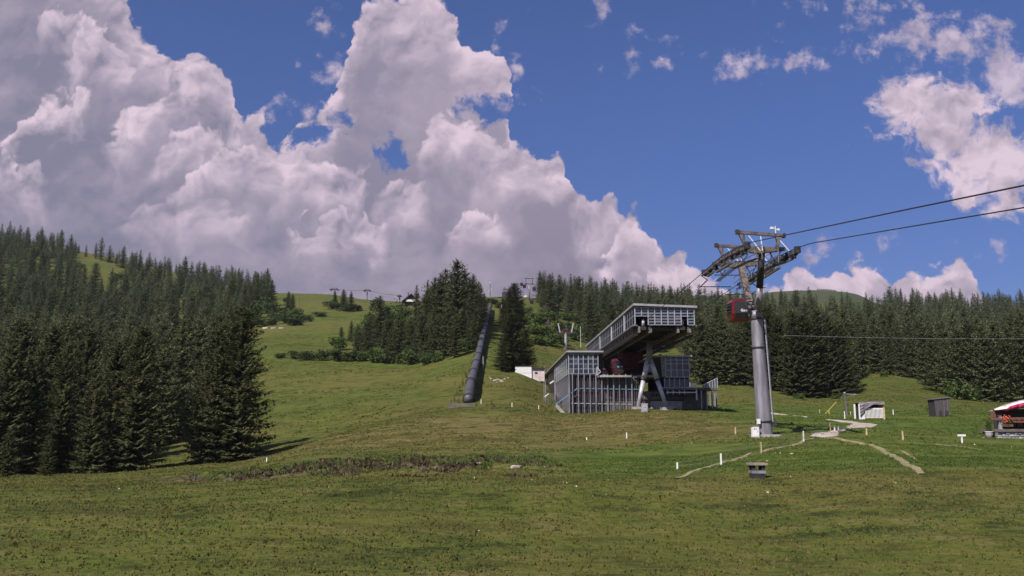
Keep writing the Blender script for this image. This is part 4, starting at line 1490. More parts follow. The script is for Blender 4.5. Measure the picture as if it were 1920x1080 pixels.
    # handrails and stairs
    for y, xa, xb in ((728, 1083, 1196), (756, 1070, 1186)):
        a, b = S(xa, y, F), S(xb, y + 2, F)
        mb = LB()
        mb.bar((a.x, F + .22, a.z), (b.x, F + .22, b.z), .12, .1)
        mb.build("handrail", M['blue'] if xa == 1083 else M['alu'], root)
    mb = LB()
    a, b = S(1083, 728, F), S(1040, 758, F)
    mb.bar((a.x, F + .24, a.z), (w0 - 1.9, F + .24, b.z), .13, .14)
    mb.build("stair_rail", M['blue'], root)
    mb = LB()
    for k in range(14):
        f = k / 13
        z_ = (a.z - .9) * (1 - f) + (b.z - .5) * f
        s_ = a.x * (1 - f) + (w0 - 1.7) * f
        mb.box(s_ - .16, s_ + .16, F + .2, F + 1.3, z_ - .06, z_)
    mb.build("stair_treads", M['galv'], root)['kind'] = 'stuff'
    # stair wall and side gate at the left foot
    mb = LB()
    a, b = S(1042, 760, F), S(1060, 778, F)
    mb.bar((a.x, F - .3, a.z), (b.x, F - .3, b.z - .1), .3, .45)
    mb.build("stair_wall", M['conc'], root)
    for x in (1020, 1023):
        a = S(x, 715, 150)
        b = gz(a.x, 150)
        mb = LB()
        mb.bar((a.x, 150, b - .4), (a.x, 150, a.z), .12)
        mb.build("gate_post", M['galv'], root)
    mb = LB()
    g0 = S(1026, 745, 145)
    for k in range(9):
        s_ = g0.x + k * .28
        mb.box(s_ - .02, s_ + .02, 145, 145.05, gz(s_, 145) - .1, gz(s_, 145) + 1.7 + .12 * k)
    mb.build("side_fence", M['galv'], root)['kind'] = 'stuff'
    a = S(1021, 744, 144)
    mb = LB()
    mb.bar(a, S(1029, 738, 144), .14)
    mb.build("floodlight_arm", M['white'], root)
    mb = LB()
    mb.bar(S(1031, 719, 150), S(1038, 714, 150), .3, .2)
    mb.build("floodlight", M['white'], root)

    # --- cabin hall between the wings
    r0 = S(1238, 670, F).x
    zp = S(1150, 704, F).z
    for xa, xb in ((1121, 1187), (1191, 1237)):
        a, b = S(xa, 704, F).x, S(xb, 704, F).x
        mb = LB()
        n = 10
        ring = [(a, F + .2), (a + .5, F - .9), (b - 1.0, F - .9), (b - .3, F - .55), (b, F + .2), (b, F + 30), (a, F + 30)]
        base = [(x, y, zp - .28) for x, y in ring]
        top = [(x, y, zp) for x, y in ring]
        mb.face(top)
        mb.face(list(reversed(base)))
        for i in range(len(ring)):
            j = (i + 1) % len(ring)
            mb.face([base[i], base[j], top[j], top[i]])
        mb.build("boarding_platform", M['conc'], root)
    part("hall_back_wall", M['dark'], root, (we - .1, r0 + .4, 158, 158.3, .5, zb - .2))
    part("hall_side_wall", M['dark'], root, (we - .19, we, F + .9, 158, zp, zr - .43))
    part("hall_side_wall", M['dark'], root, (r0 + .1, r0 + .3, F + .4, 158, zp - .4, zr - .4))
    part("hall_lower_wall", M['dconc'], root, (e1 + .02, S(1326, 740, F + 2).x, F + 2.0, F + 2.4, .5, S(1300, 729, F).z - .3))
    # red machine housing with louvred front
    a, b = S(1168, 660, 141), S(1206, 690, 141)
    part("machine_housing", M['dred'], root, (a.x, b.x, 141, 147, b.z, a.z))
    for k in range(9):
        s_ = a.x + .2 + k * (b.x - a.x - .4) / 8
        part("housing_rib", M['dred'], root, (s_ - .07, s_ + .07, 140.9, 141, b.z + .2, a.z - .2))
    mb = LB()
    q = S(1122, 676, F + 2)
    mb.tube([(q.x, F + 2, q.z + .9), (q.x + .1, F + 6, q.z + .9)], .7, 16)
    mb.build("drive_wheel", M['dsteel'], root, True)
    mb = LB()
    a = S(1119, 687, F - .2)
    for u_, v_ in (((1119, 688), (1126, 697)), ((1126, 697), (1119, 704)), ((1119, 688), (1119, 704))):
        mb.bar(S(*u_, F - .5), S(*v_, F - .5), .12)
    mb.build("gate_frame", M['galv_lt'], root)

    # --- right wing: control room above the deck
    c0, c1 = S(1236, 670, F).x, S(1292, 670, F).x
    zc1, zc0 = S(1260, 667, F).z, S(1260, 708, F).z
    part("control_roof", M['roof'], root, (c0 - 1.0, c1 + .35, F - .5, F + 16, zc1 - .18, zc1 + .02))
    mb = LB()
    mb.hexa([(c0 + .55, F + .12, zc0), (c1, F + .12, zc0), (c1, F + 15, zc0), (c0 + .55, F + 15, zc0),
             (c0, F + .12, zc1 - .2), (c1, F + .12, zc1 - .2), (c1, F + 15, zc1 - .2), (c0, F + 15, zc1 - .2)])
    mb.build("control_room_wall", M['dark'], root)
    cols = [1248, 1258, 1269, 1280, 1292]
    rows = [669, 675, 682, 694, 707]
    for i in range(4):
        for j in range(4):
            a, b = S(cols[i], rows[j + 1], F), S(cols[i + 1], rows[j], F)
            mt = M['fglass'] if (j >= 2 and i in (0, 1)) or (i == 0 and j == 1) else M['bglass'] if j < 3 else M['fglass']
            part("window_pane", mt, root, (a.x + .05, b.x - .05, F + .02, F + .07, a.z + .04, b.z - .04))
    for x in cols:
        s_ = S(x, 690, F).x
        part("mullion", M['alu'], root, (s_ - .05, s_ + .05, F - .05, F + .1, zc0, zc1 - .2))
    for y in rows:
        a = S(1248, y, F)
        part("transom", M['alu'], root, (a.x + .051, c1 - .051, F - .03, F + .08, a.z - .04, a.z + .04))
    for j in range(4):
        a, b = S(1238 + j * .8, rows[j + 1], F), S(1247.4, rows[j], F)
        part("cladding_panel", M['galv'], root, (a.x + .05, b.x - .03, F + .02, F + .07, a.z + .03, b.z - .03))
    # band of windows between control room and deck
    zd = S(1290, 727, F).z
    k0 = S(1246, 716, F).x
    for i in range(5):
        a, b = k0 + i * (c1 - k0) / 5, k0 + (i + 1) * (c1 - k0) / 5
        part("window_pane", M['bglass'], root, (a + .06, b - .06, F + .12, F + .17, zd + .1, zc0 - .25))
        part("mullion", M['alu'], root, (a - .04, a + .04, F + .06, F + .2, zd, zc0 - .05))
    part("band_wall", M['dark'], root, (k0, c1, F + .4, F + 14, zd, zc0 - .02))
    # deck with posts, fascia lights and glass parapet
    d0, d1 = S(1240, 727, F).x, S(1344, 730, F).x
    part("deck_slab", M['dconc'], root, (d0, d1, F - .6, F + 14, zd - .32, zd))
    part("deck_edge", M['galv'], root, (d0, S(1316, 727, F).x, F - .68, F - .602, zd - .12, zd + .06))
    for x in (1250, 1261, 1272, 1282):
        s_ = S(x, 730, F).x
        part("deck_bracket", M['galv_lt'], root, (s_ - .05, s_ + .05, F - .55, F - .45, zd - 1.0, zd - .33))
    a = S(1248, 736, F)
    part("cable_tray", M['galv_lt'], root, (a.x, S(1303, 736, F).x, F - .6, F - .4, a.z - .08, a.z + .08))
    part("tray_drop", M['galv_lt'], root, (S(1303, 736, F).x + .01, S(1303, 736, F).x + .2, F - .6, F - .4, a.z - 1.1, a.z + .9))
    for x, tt in ((1315, F - .4), (1325, F - .4), (1335, F - .4), (1343, F - .4), (1321, F + 10), (1331, F + 10), (1340, F + 10)):
        s_ = S(x, 740, tt).x
        part("deck_post", M['galv'], root, (s_ - .08, s_ + .08, tt - .08, tt + .08, gz(s_, tt) - .5, zd - .33))
    # parapet on the right end and along the far side
    p0, p1 = S(1315, 725, F).x, d1
    n = 6
    for k in range(n):
        a, b = p0 + (p1 - p0) * k / n, p0 + (p1 - p0) * (k + 1) / n
        ha, hb = .25 + 1.05 * k / n, .25 + 1.05 * (k + 1) / n
        mb = LB()
        mb.hexa([(a + .04, F - .5, zd + .02), (b - .04, F - .5, zd + .02), (b - .04, F - .46, zd + .02), (a + .04, F - .46, zd + .02),
                 (a + .04, F - .5, zd + ha), (b - .04, F - .5, zd + hb), (b - .04, F - .46, zd + hb), (a + .04, F - .46, zd + ha)])
        mb.build("parapet_pane", M['fglass'], root)
        part("parapet_post", M['galv_lt'], root, (b - .035, b + .035, F - .55, F - .45, zd, zd + hb + .1))
    mb = LB()
    mb.bar((p0, F - .52, zd + .3), (p1, F - .52, zd + 1.38), .08)
    mb.build("parapet_rail", M['galv_lt'], root)
    for k in range(4):
        a, b = c1 + .1 + (d1 - c1) * k / 4, c1 + .1 + (d1 - c1) * (k + 1) / 4
        part("parapet_pane", M['fglass'], root, (a + .04, b - .04, F + 13.6, F + 13.64, zd + .05, zd + 1.4))
        part("parapet_post", M['galv_lt'], root, (a - .03, a + .03, F + 13.55, F + 13.68, zd, zd + 1.5))
    # round vents and door panel of the concrete base
    for x in (1224, 1231, 1238, 1252, 1259, 1266, 1273, 1280):
        q = S(x, 741, F + 1.9)
        mb = LB()
        mb.tube([(q.x, F + 1.9, q.z), (q.x, F + 1.995, q.z)], .2, 12)
        mb.build("round_vent", M['dark'], root)
    a, b = S(1220, 764, F + 1.9), S(1279, 752, F + 1.9)
    part("base_door", M['conc'], root, (a.x, b.x, F + 1.9, F + 1.98, a.z - .3, b.z))
    part("door_lintel", M['dark'], root, (a.x - .1, b.x + .1, F + 1.88, F + 1.985, b.z + .003, b.z + .2))
    return zp, zb


ZP, ZB = build_station()

# ------------------------------------------------------------------ rope profile
p_l0, p_r0 = S(1337, 506, 78), S(1402, 513, 82)


def rope_z(t):
    pts = [(20, 6.95), (31, 8.62), (39.6, 9.9), (64.5, 13.55), (68, 13.85), (72, 14.02), (78, 13.86), (82, 13.72), (110, 13.05), (116, 12.6), (128, 11.0), (135, 10.75), (160, 10.8), (178, 13.0), (261, 27.9), (390, 54.0), (526, 85.3), (640, 108)]
    return float(np.interp(t, [a for a, b in pts], [b for a, b in pts]))


for s_, nm in ((ROPE_L, "hauling rope of the gondola lift nearer the station roof, running over the left sheaves"), (ROPE_R, "hauling rope of the gondola lift on the pylon side that carries the red cabin")):
    mb = LB()
    ts = list(np.concatenate([np.linspace(18, 64, 12), np.linspace(65, 84, 20), np.linspace(88, 160, 26), np.linspace(178, 640, 60)]))
    mb.tube([(s_, t, rope_z(t) - (.6 * math.sin((t - 261) / 265 * math.pi) * 2 if 261 < t < 526 else 0)) for t in ts], [.035 if t < 200 else .055 for t in ts], 6)
    o = mb.build("hauling_rope", M['cable'])
    tag(o, nm, "cable", "ropes of the gondola lift")


# ------------------------------------------------------------------ gondola cabins
def cabin_parts():
    """local frame: x across, y along the rope (front at -y), z up; origin at the rope grip"""
    hw, hl = .98, 1.08
    zt, zb = -1.55, -3.55
    parts = []

    def ring(z, w, l, ch):
        return [(-w + ch, -l, z), (w - ch, -l, z), (w, -l + ch, z), (w, l - ch, z), (w - ch, l, z), (-w + ch, l, z), (-w, l - ch, z), (-w, -l + ch, z)]

    def loft(levels):
        mb = MB()
        rs = [ring(*q) for q in levels]
        for a, b in zip(rs, rs[1:]):
            for i in range(8):
                j = (i + 1) % 8
                mb.face([a[i], a[j], b[j], b[i]])
        mb.face(list(reversed(rs[0])))
        mb.face(rs[-1])
        return mb
    parts.append(("body_shell", loft([(zb, hw * .84, hl * .84, .15), (zb + .55, hw, hl, .18), (zt - .35, hw, hl, .18), (zt - .08, hw * .9, hl * .9, .22)]), 'red'))
    parts.append(("cabin_roof", loft([(zt - .078, hw * .92, hl * .92, .2), (zt + .02, hw * .86, hl * .86, .25)]), 'dsteel'))
    parts.append(("floor_skirt", loft([(zb - .16, hw * .62, hl * .62, .12), (zb - .002, hw * .86, hl * .86, .15)]), 'skirt'))
    for sg in (-1, 1):
        mb = MB()
        y = sg * (hl + .012)
        e = 1 if sg > 0 else -1
        mb.hexa([(-hw + .20, y - .012, zb + .56), (hw - .20, y - .012, zb + .56), (hw - .20, y + .012, zb + .56), (-hw + .20, y + .012, zb + .56),
                 (-hw + .20, y - .012, zt - .30), (hw - .20, y - .012, zt - .30), (hw - .20, y + .012, zt - .30), (-hw + .20, y + .012, zt - .30)])
        parts.append(("end_window", mb, 'glass'))
        mb = MB()
        x = sg * (hw + .012)
        for a, b in ((-hl + .26, -.03), (.03, hl - .26)):
            mb.box(x - .012, x + .012, a, b, zb + .58, zt - .36)
        parts.append(("side_window", mb, 'glass'))
        mb = MB()
        for zz in (zb + .75, zb + 1.05, zb + 1.32):
            mb.box(sg * hw + sg * .03 if sg > 0 else -hw - .09, hw + .09 if sg > 0 else -hw - .03, -hl + .35, hl - .35, zz, zz + .1)
        parts.append(("ski_rack", mb, 'dsteel'))
        mb = MB()
        mb.hexa([(-hw * .8, sg * hl * .86 - .02, zb + .08), (hw * .8, sg * hl * .86 - .02, zb + .08), (hw * .8, sg * hl * .86 + .02, zb + .08), (-hw * .8, sg * hl * .86 + .02, zb + .08),
                 (-hw + .28, sg * (hl + .012) - .02, zb + .5), (hw - .28, sg * (hl + .012) - .02, zb + .5), (hw - .28, sg * (hl + .012) + .02, zb + .5), (-hw + .28, sg * (hl + .012) + .02, zb + .5)])
        parts.append(("lower_window", mb, 'glass'))
    mb = MB()
    mb.tube([(0, 0, -.1), (.16, 0, -.5), (.1, 0, zt + .02)], .055, 8)
    mb.bar((-.5, 0, zt + .06), (.5, 0, zt + .06), .1)
    parts.append(("hanger_arm", mb, 'galv'))
    mb = MB()
    mb.box(-.09, .12, -.32, .32, -.14, .1)
    parts.append(("grip", mb, 'dsteel'))
    return [(n, b.mesh("cabin_" + n, M[m]), m) for n, b, m in parts]


CAB = cabin_parts()


def lettering(text, size, mat, parent, loc, rot, name="lettering"):
    c = bpy.data.curves.new(name, 'FONT')
    c.body = text
    c.size = size
    c.align_x = 'CENTER'
    c.align_y = 'CENTER'
    c.offset = size * .02
    c.extrude = .004
    c.materials.append(mat)
    tmp = bpy.data.objects.new(name, c)
    me = bpy.data.meshes.new_from_object(tmp)
    bpy.data.objects.remove(tmp)
    o = put(name, me, parent, loc)
    o.rotation_euler = rot
    return o


def cabin(s_, t, label, dz=0.0, text=True):
    p = W(s_, t, rope_z(t) + dz)
    o = empty("gondola_cabin", p, label, "gondola cabin", "red cabins of the gondola lift", RZ)
    for n, me, m in CAB:
        put(n, me, o)
    if text:
        lettering("Golm", .34, M['text'], o, (.18, -1.115, -2.72), (math.radians(90), 0, 0))
    return o


cabin(ROPE_R, 84.3, "red gondola cabin hanging at the big grey pylon")
cabin(ROPE_L, 135.0, "red gondola cabin standing on the platform inside the station", .95)
cabin(ROPE_L - .2, 152.0, "red gondola cabin deep in the dark station hall, mostly hidden by the left wing", .6)
cabin(ROPE_L, 309.0, "small red cabin over the bright bushes, lower one left of the short pylon", 0, False)
cabin(ROPE_R, 289.0, "dark cabin just right of the short pylon's pole", -.3, False)
cabin(ROPE_R, 404.0, "red cabin before the spruce wood, upper one between short and far pylon", -.5, False)
cabin(ROPE_L, 440.0, "red cabin at the foot of the far pylon, above the bushes", -.8, False)
cabin(ROPE_L, 542.0, "dark cabin against the cloud on the left of the far pylon", 0, False)
cabin(ROPE_R, 514.0, "dark cabin against the cloud on the right of the far pylon", 0, False)
cabin(ROPE_L + .1, 600.0, "tiny dark cabin beyond the far pylon, just left of its pole", -1.0, False)


# ------------------------------------------------------------------ big pylon in front
def build_pylon():
    T = 72.0
    base = S(1434, 816, T)
    fork = S(1417, 583, T)
    root = empty("ropeway_pylon", W(base.x, T, gz(base.x, T)), "tall grey tubular gondola pylon forking under its crossarms beside the cabinet", "pylon")
    inv = Matrix.Translation(-Vector(root.location))

    def fin(mb, name, mat, parent=root, smooth=False):
        o = mb.build(name, mat, None, smooth)
        o.data.transform(inv)
        o.parent = parent
        return o
    zg = gz(base.x, T)
    # tapered tube in sections
    def ax(f): return base.lerp(fork, f)
    secs = [(0, .64), (.10, .615), (.60, .50), (.76, .465), (.935, .435)]
    ys = [0.0, .108, .70, .935]
    r0, r1 = .645, .43
    def rad(f): return r0 + (r1 - r0) * f
    for a, b in zip(ys, ys[1:]):
        mb = LB()
        p, q = ax(a), ax(b)
        if a == 0:
            p.z = zg - .3
        mb.tube([p, q], [rad(a), rad(b)], 24, False)
        o = fin(mb, "pole_section", M['galv'], smooth=True)
        d = (fork - base).normalized()
        mb = LB()
        mb.tube([q - d * .07, q + d * .07], rad(b) + .06, 24)
        fin(mb, "flange_ring", M['dsteel'], o, True)
    mb = LB()
    mb.tube([ax(.935), ax(1.0)], [rad(.935), .40], 20, True)
    fin(mb, "fork_collar", M['galv'], smooth=True)
    mb = LB()
    mb.box(base.x - 1.0, base.x + 1.0, T - 1.0, T + 1.0, zg - .6, zg + .05)
    fin(mb, "footing", M['conc'])
    # fork legs: rear one a box girder, front one a tube
    tr, tf = 76.3, 69.6
    a = S(1411, 592, T)
    b = S(1389, 497, tr)
    mb = LB()
    mb.bar(a, b, .42, .5, up=(1, 0, 0))
    fin(mb, "rear_leg", M['rust'])
    for k in range(9):
        q = a.lerp(b, .2 + k * .085)
        mb = LB()
        mb.bar(q + Vector((.28, -.35, 0)), q + Vector((.28, .35, 0)), .05)
        fin(mb, "ladder_rung", M['dsteel'])
    a2 = S(1421, 588, T)
    b2 = S(1429, 470, tf)
    mb = LB()
    mid = a2.lerp(b2, .42)
    mb.tube([a2, mid], [.33, .29], 16)
    fin(mb, "front_leg", M['galv'], smooth=True)
    mb = LB()
    mb.tube([mid, b2], [.28, .25], 16)
    fin(mb, "front_leg", M['dsteel'], smooth=True)
    # crossarms front and rear
    zf, zr = b2.z, b.z
    for tt, zz in ((tf, zf), (tr, zr)):
        mb = LB()
        c = (ROPE_L + ROPE_R) / 2
        mb.hexa([(ROPE_L + .25, tt - .16, zz + .0), (c, tt - .22, zz - .25), (c, tt + .22, zz - .25), (ROPE_L + .25, tt + .16, zz + .0),
                 (ROPE_L + .25, tt - .16, zz + .26), (c, tt - .22, zz + .3), (c, tt + .22, zz + .3), (ROPE_L + .25, tt + .16, zz + .26)])
        mb.hexa([(c, tt - .22, zz - .25), (ROPE_R - .25, tt - .16, zz), (ROPE_R - .25, tt + .16, zz), (c, tt + .22, zz - .25),
                 (c, tt - .22, zz + .3), (ROPE_R - .25, tt - .16, zz + .26), (ROPE_R - .25, tt + .16, zz + .26), (c, tt + .22, zz + .3)])
        fin(mb, "crossarm", M['rust'])
        mb = LB()
        for q in (ROPE_L + 1.1, ROPE_R - 1.1):
            mb.bar((q, tt, zz - .9), (q - .5, tt, zz), .07)
            mb.bar((q, tt, zz - .9), (q + .5, tt, zz), .07)
        mb.bar((ROPE_L + .4, tt, zz - .9), (ROPE_R - .4, tt, zz - .9), .07)
        fin(mb, "arm_bracing", M['dsteel'])
    # sheave trains: twelve wheels on paired beams under each rope
    for s_, ta, tb in ((ROPE_L, 64.8, 78.2), (ROPE_R, 67.6, 81.8)):
        n = 14
        for k in range(n):
            tt = ta + .35 + (tb - ta - .7) * k / (n - 1)
            z_ = rope_z(tt) - .31
            mb = LB()
            mb.tube([(s_ - .09, tt, z_), (s_ + .09, tt, z_)], .275, 14)
            w_ = fin(mb, "sheave_wheel", M['rubber'], smooth=False)
            mb = LB()
            mb.tube([(s_ - .12, tt, z_), (s_ + .12, tt, z_)], .15, 10)
            fin(mb, "hub", M['rust'], w_)
        for sg in (-1, 1):
            for k in range(n // 2):
                ta2 = ta + .35 + (tb - ta - .7) * (2 * k) / (n - 1)
                tb2 = ta + .35 + (tb - ta - .7) * (2 * k + 1) / (n - 1)
                mb = LB()
                mb.bar((s_ + sg * .2, ta2 - .05, rope_z(ta2) - .36), (s_ + sg * .2, tb2 + .05, rope_z(tb2) - .36), .06, .14)
                fin(mb, "sheave_beam", M['rust'])
        for q in range(3):
            u0, u1 = ta + .6 + q * (tb - ta) / 3, ta - .4 + (q + 1) * (tb - ta) / 3
            mb = LB()
            mb.bar((s_, u0 + .6, rope_z(u0 + .6) - .74), (s_, u1 - .7, rope_z(u1 - .7) - .74), .16, .12)
            fin(mb, "equalising_beam", M['rust'])
        for q in range(7):
            u0 = ta + .7 + q * (tb - ta - 1.4) / 7
            mb = LB()
            mb.bar((s_ - .24, u0 + .25, rope_z(u0) - .60), (s_ + .24, u0 + .25, rope_z(u0) - .60), .14, .2)
            mb.bar((s_, u0 + .25, rope_z(u0) - .78), (s_, u0 + .25, rope_z(u0) - .40), .12)
            fin(mb, "rocker_pivot", M['dsteel'])
        mb = LB()
        mb.bar((s_, ta + 4.2, rope_z(ta + 4) - .96), (s_, tb - 4.2, rope_z(tb - 4) - .96), .18, .16)
        fin(mb, "main_beam", M['rust'])
        # rope catchers at both ends
        for tt in (ta - .1, tb + .1):
            mb = LB()
            mb.box(s_ - .2, s_ + .2, tt - .2, tt + .2, rope_z(tt) - .42, rope_z(tt) + .1)
            fin(mb, "rope_catcher", M['dsteel'])
        # catwalk with rails on the inner side
        sg = 1 if s_ < 21 else -1
        c = s_ + sg * .95
        mb = LB()
        tt = ta + .5
        while tt < tb - .5:
            z_ = rope_z(tt) - 1.05
            mb.box(c - .22, c + .22, tt, tt + .2, z_ - .03, z_)
            tt += .42
        fin(mb, "catwalk_grating", M['dsteel'])['kind'] = 'stuff'
        mb = LB()
        for e in (.55, 1.05):
            mb.tube([(c + sg * .34, q, rope_z(q) - 1.05 + e) for q in (ta + .5, (ta + tb) / 2, tb - .5)], .03, 6)
        for q in np.linspace(ta + .6, tb - .6, 8):
            mb.bar((c + sg * .34, q, rope_z(q) - 1.1), (c + sg * .34, q, rope_z(q)), .05)
        fin(mb, "catwalk_rail", M['galv'])
        mb = LB()
        q = (tb - .2)
        mb.bar((s_ - sg * .45, q - 2.6, rope_z(q) - 1.3), (s_ - sg * .45, q + .4, rope_z(q) - 1.5), .07)
        mb.bar((s_ - sg * .45, q - 2.6, rope_z(q) - 1.3), (s_ - sg * .45, q - .2, rope_z(q) - .5), .06)
        mb.bar((s_ + sg * 2.2, q - .4, rope_z(q) - 1.55), (s_ - sg * .45, q + .2, rope_z(q) - 1.45), .07)
        fin(mb, "end_bracket", M['dsteel'])
    # maintenance gallows above
    for (xa, ya, xb, yb, tt, fa, fb) in ((1340, 460, 1434, 466, 77.0, (1358, 484), (1420, 482)), (1379, 435, 1472, 442, 69.0, (1400, 464), (1456, 466))):
        a, b = S(xa, ya, tt), S(xb, yb, tt)
        fa, fb = S(*fa, tt), S(*fb, tt)
        mb = LB()
        mb.bar(a, b, .26, .24)
        fin(mb, "gallows_beam", M['rust'])
        for p, q in ((a.lerp(b, .07), fa), (a.lerp(b, .89), fb)):
            mb = LB()
            mb.bar(p, q, .2, .24)
            fin(mb, "gallows_leg", M['rust'])
            mb = LB()
            mb.bar(p.lerp(b if q is fa else a, .1), p.lerp(q, .8), .07)
            fin(mb, "gallows_brace", M['dsteel'])
        for p, q in ((a, a + Vector((.28, 0, 0))), (b, b - Vector((.2, 0, 0)))):
            mb = LB()
            mb.bar(p, q, .34, .34)
            fin(mb, "beam_end", M['dsteel'])
        for f, dx in ((.22, 1.0), (.5, .05), (.8, 1.0)):
            p = a.lerp(b, f)
            mb = LB()
            mb.bar(p, Vector((p.x + dx, tt - .2, fa.z - .3)), .055)
            fin(mb, "guy_strut", M['white'])
    # wind gauge
    q = S(1455, 447, 70)
    mb = LB()
    top = S(1453.5, 424, 70)
    mb.bar(q, top, .06)
    w_ = fin(mb, "gauge_mast", M['white'])
    mb = LB()
    a, b = S(1446, 428, 70), S(1460, 431, 70)
    mb.bar(a, b, .06)
    mb.box(a.x - .08, a.x + .16, 69.9, 70.1, a.z - .07, a.z + .1)
    mb.box(b.x - .1, b.x + .06, 69.92, 70.08, b.z - .06, b.z + .1)
    fin(mb, "wind_vane", M['white'], w_)
    # climbing ladder and cable duct on the right of the pole
    mb = LB()
    a, b = S(1431, 600, T - .3), S(1447, 800, T - .3)
    for o_ in (0, .3):
        mb.bar(a + Vector((.1 + o_ * .6, o_, 0)), b + Vector((.12 + o_ * .6, o_, 0)), .05)
    n = 44
    for k in range(n):
        p = a.lerp(b, k / n)
        mb.bar(p + Vector((.1, 0, 0)), p + Vector((.28, .3, 0)), .03)
    fin(mb, "ladder", M['galv_lt'])
    mb = LB()
    q = S(1450, 797, T - .2)
    mb.box(q.x - .15, q.x + .22, T - .4, T, q.z - .1, q.z + .25)
    fin(mb, "ladder_guard", M['dsteel'])
    mb = LB()
    q = S(1421, 789, T - .6)
    mb.box(q.x - .08, q.x + .16, T - .75, T - .5, q.z - .25, q.z + .15)
    fin(mb, "junction_box", M['white'])


build_pylon()


# cabinet at the pylon foot
q = S(1416, 812, 71.0)
o = empty("switch_cabinet", W(q.x, 71.0, gz(q.x, 71)), "white metal switch cabinet at the left foot of the big pylon", "cabinet", rz=RZ)
mb = MB(); mb.box(-.27, .27, -.2, .2, .04, .86); mb.build("cabinet_body", M['white'], o)
mb = MB(); mb.box(-.24, .24, -.215, -.2, .08, .82); d_ = mb.build("cabinet_door", M['white'], o)
mb = MB(); mb.box(.14, .17, -.235, -.216, .4, .52); mb.build("handle", M['dsteel'], d_)
mb = MB(); mb.box(-.31, .31, -.24, .24, .861, .91); mb.build("cabinet_roof", M['galv'], o)
mb = MB(); mb.box(-.30, .30, -.23, .23, -.2, .039); mb.build("plinth", M['conc'], o)
for x_ in (-.12, .02):
    mb = MB(); mb.box(x_ - .03, x_ + .03, -.222, -.2155, .6, .72); mb.build("vent", M['dsteel'], o)

# white meter box in front of the station column
q = S(1208.5, 777, 113)
o = empty("meter_box", W(q.x, 113, gz(q.x, 113)), "pale meter box on the mound before the left foot of the Y column", "box", rz=RZ)
mb = MB(); mb.box(-.38, .38, -.25, .25, -.2, .95); mb.build("box_body", M['conc'], o)
mb = MB(); mb.box(-.30, .33, -.275, -.251, .1, .88); d_ = mb.build("box_door", M['alu'], o)
mb = MB(); mb.box(-.08, .14, -.285, -.276, .5, .55); mb.build("handle", M['dsteel'], d_)
mb = MB(); mb.box(-.42, .42, -.29, .29, .951, 1.0); mb.build("box_lid", M['white'], o)


def small_pylon(x, t, ybase, ytop, arm, label, legs=True):
    c = (ROPE_L + ROPE_R) / 2
    zb_ = gz(c, t)
    zt_ = rope_z(t)
    o = empty("lift_pylon", W(c, t, zb_), label, "pylon", rz=RZ)
    h = zt_ - zb_
    hw = (ROPE_R - ROPE_L) / 2
    mb = MB(); mb.tube([(0, 0, -.5), (0, 0, h - .4)], [.55, .42], 16); mb.build("pole", M['galv'], o, True)
    mb = MB(); mb.box(-hw - .3, hw + .3, -.4, .4, h - .75, h - .35); mb.build("crossarm", M['dsteel'], o)
    for sg in (-1, 1):
        mb = MB(); mb.bar((sg * hw, -3, h - .35 - 3 * .17), (sg * hw, 3, h - .35 + 3 * .17), .5, .5); mb.build("sheave_train", M['dsteel'], o)
        mb = MB(); mb.bar((sg * (hw - .7), 0, h - .35), (sg * (hw - .1), 0, h + arm), .28); mb.build("gallows_leg", M['galv_lt'] if t < 300 else M['dsteel'], o)
    if t > 300:
        mb = MB(); mb.bar((-hw - .4, 0, h + arm), (hw + .4, 0, h + arm), .34); mb.build("gallows_beam", M['dsteel'], o)
        mb = MB(); mb.bar((-1.2, 0, h + arm), (-.9, 0, h + arm + 1.6), .12); mb.bar((-1.5, 0, h + arm + 1.3), (-.6, 0, h + arm + 1.5), .12); mb.build("wind_gauge", M['galv'], o)
    return o


small_pylon(1060, 261, 665, 617, 2.4, "short dark pole pylon with two pale uprights behind the station's left wing")
small_pylon(992, 526, 575, 523, 2.8, "far T shaped pylon on the ridge between the spruces")

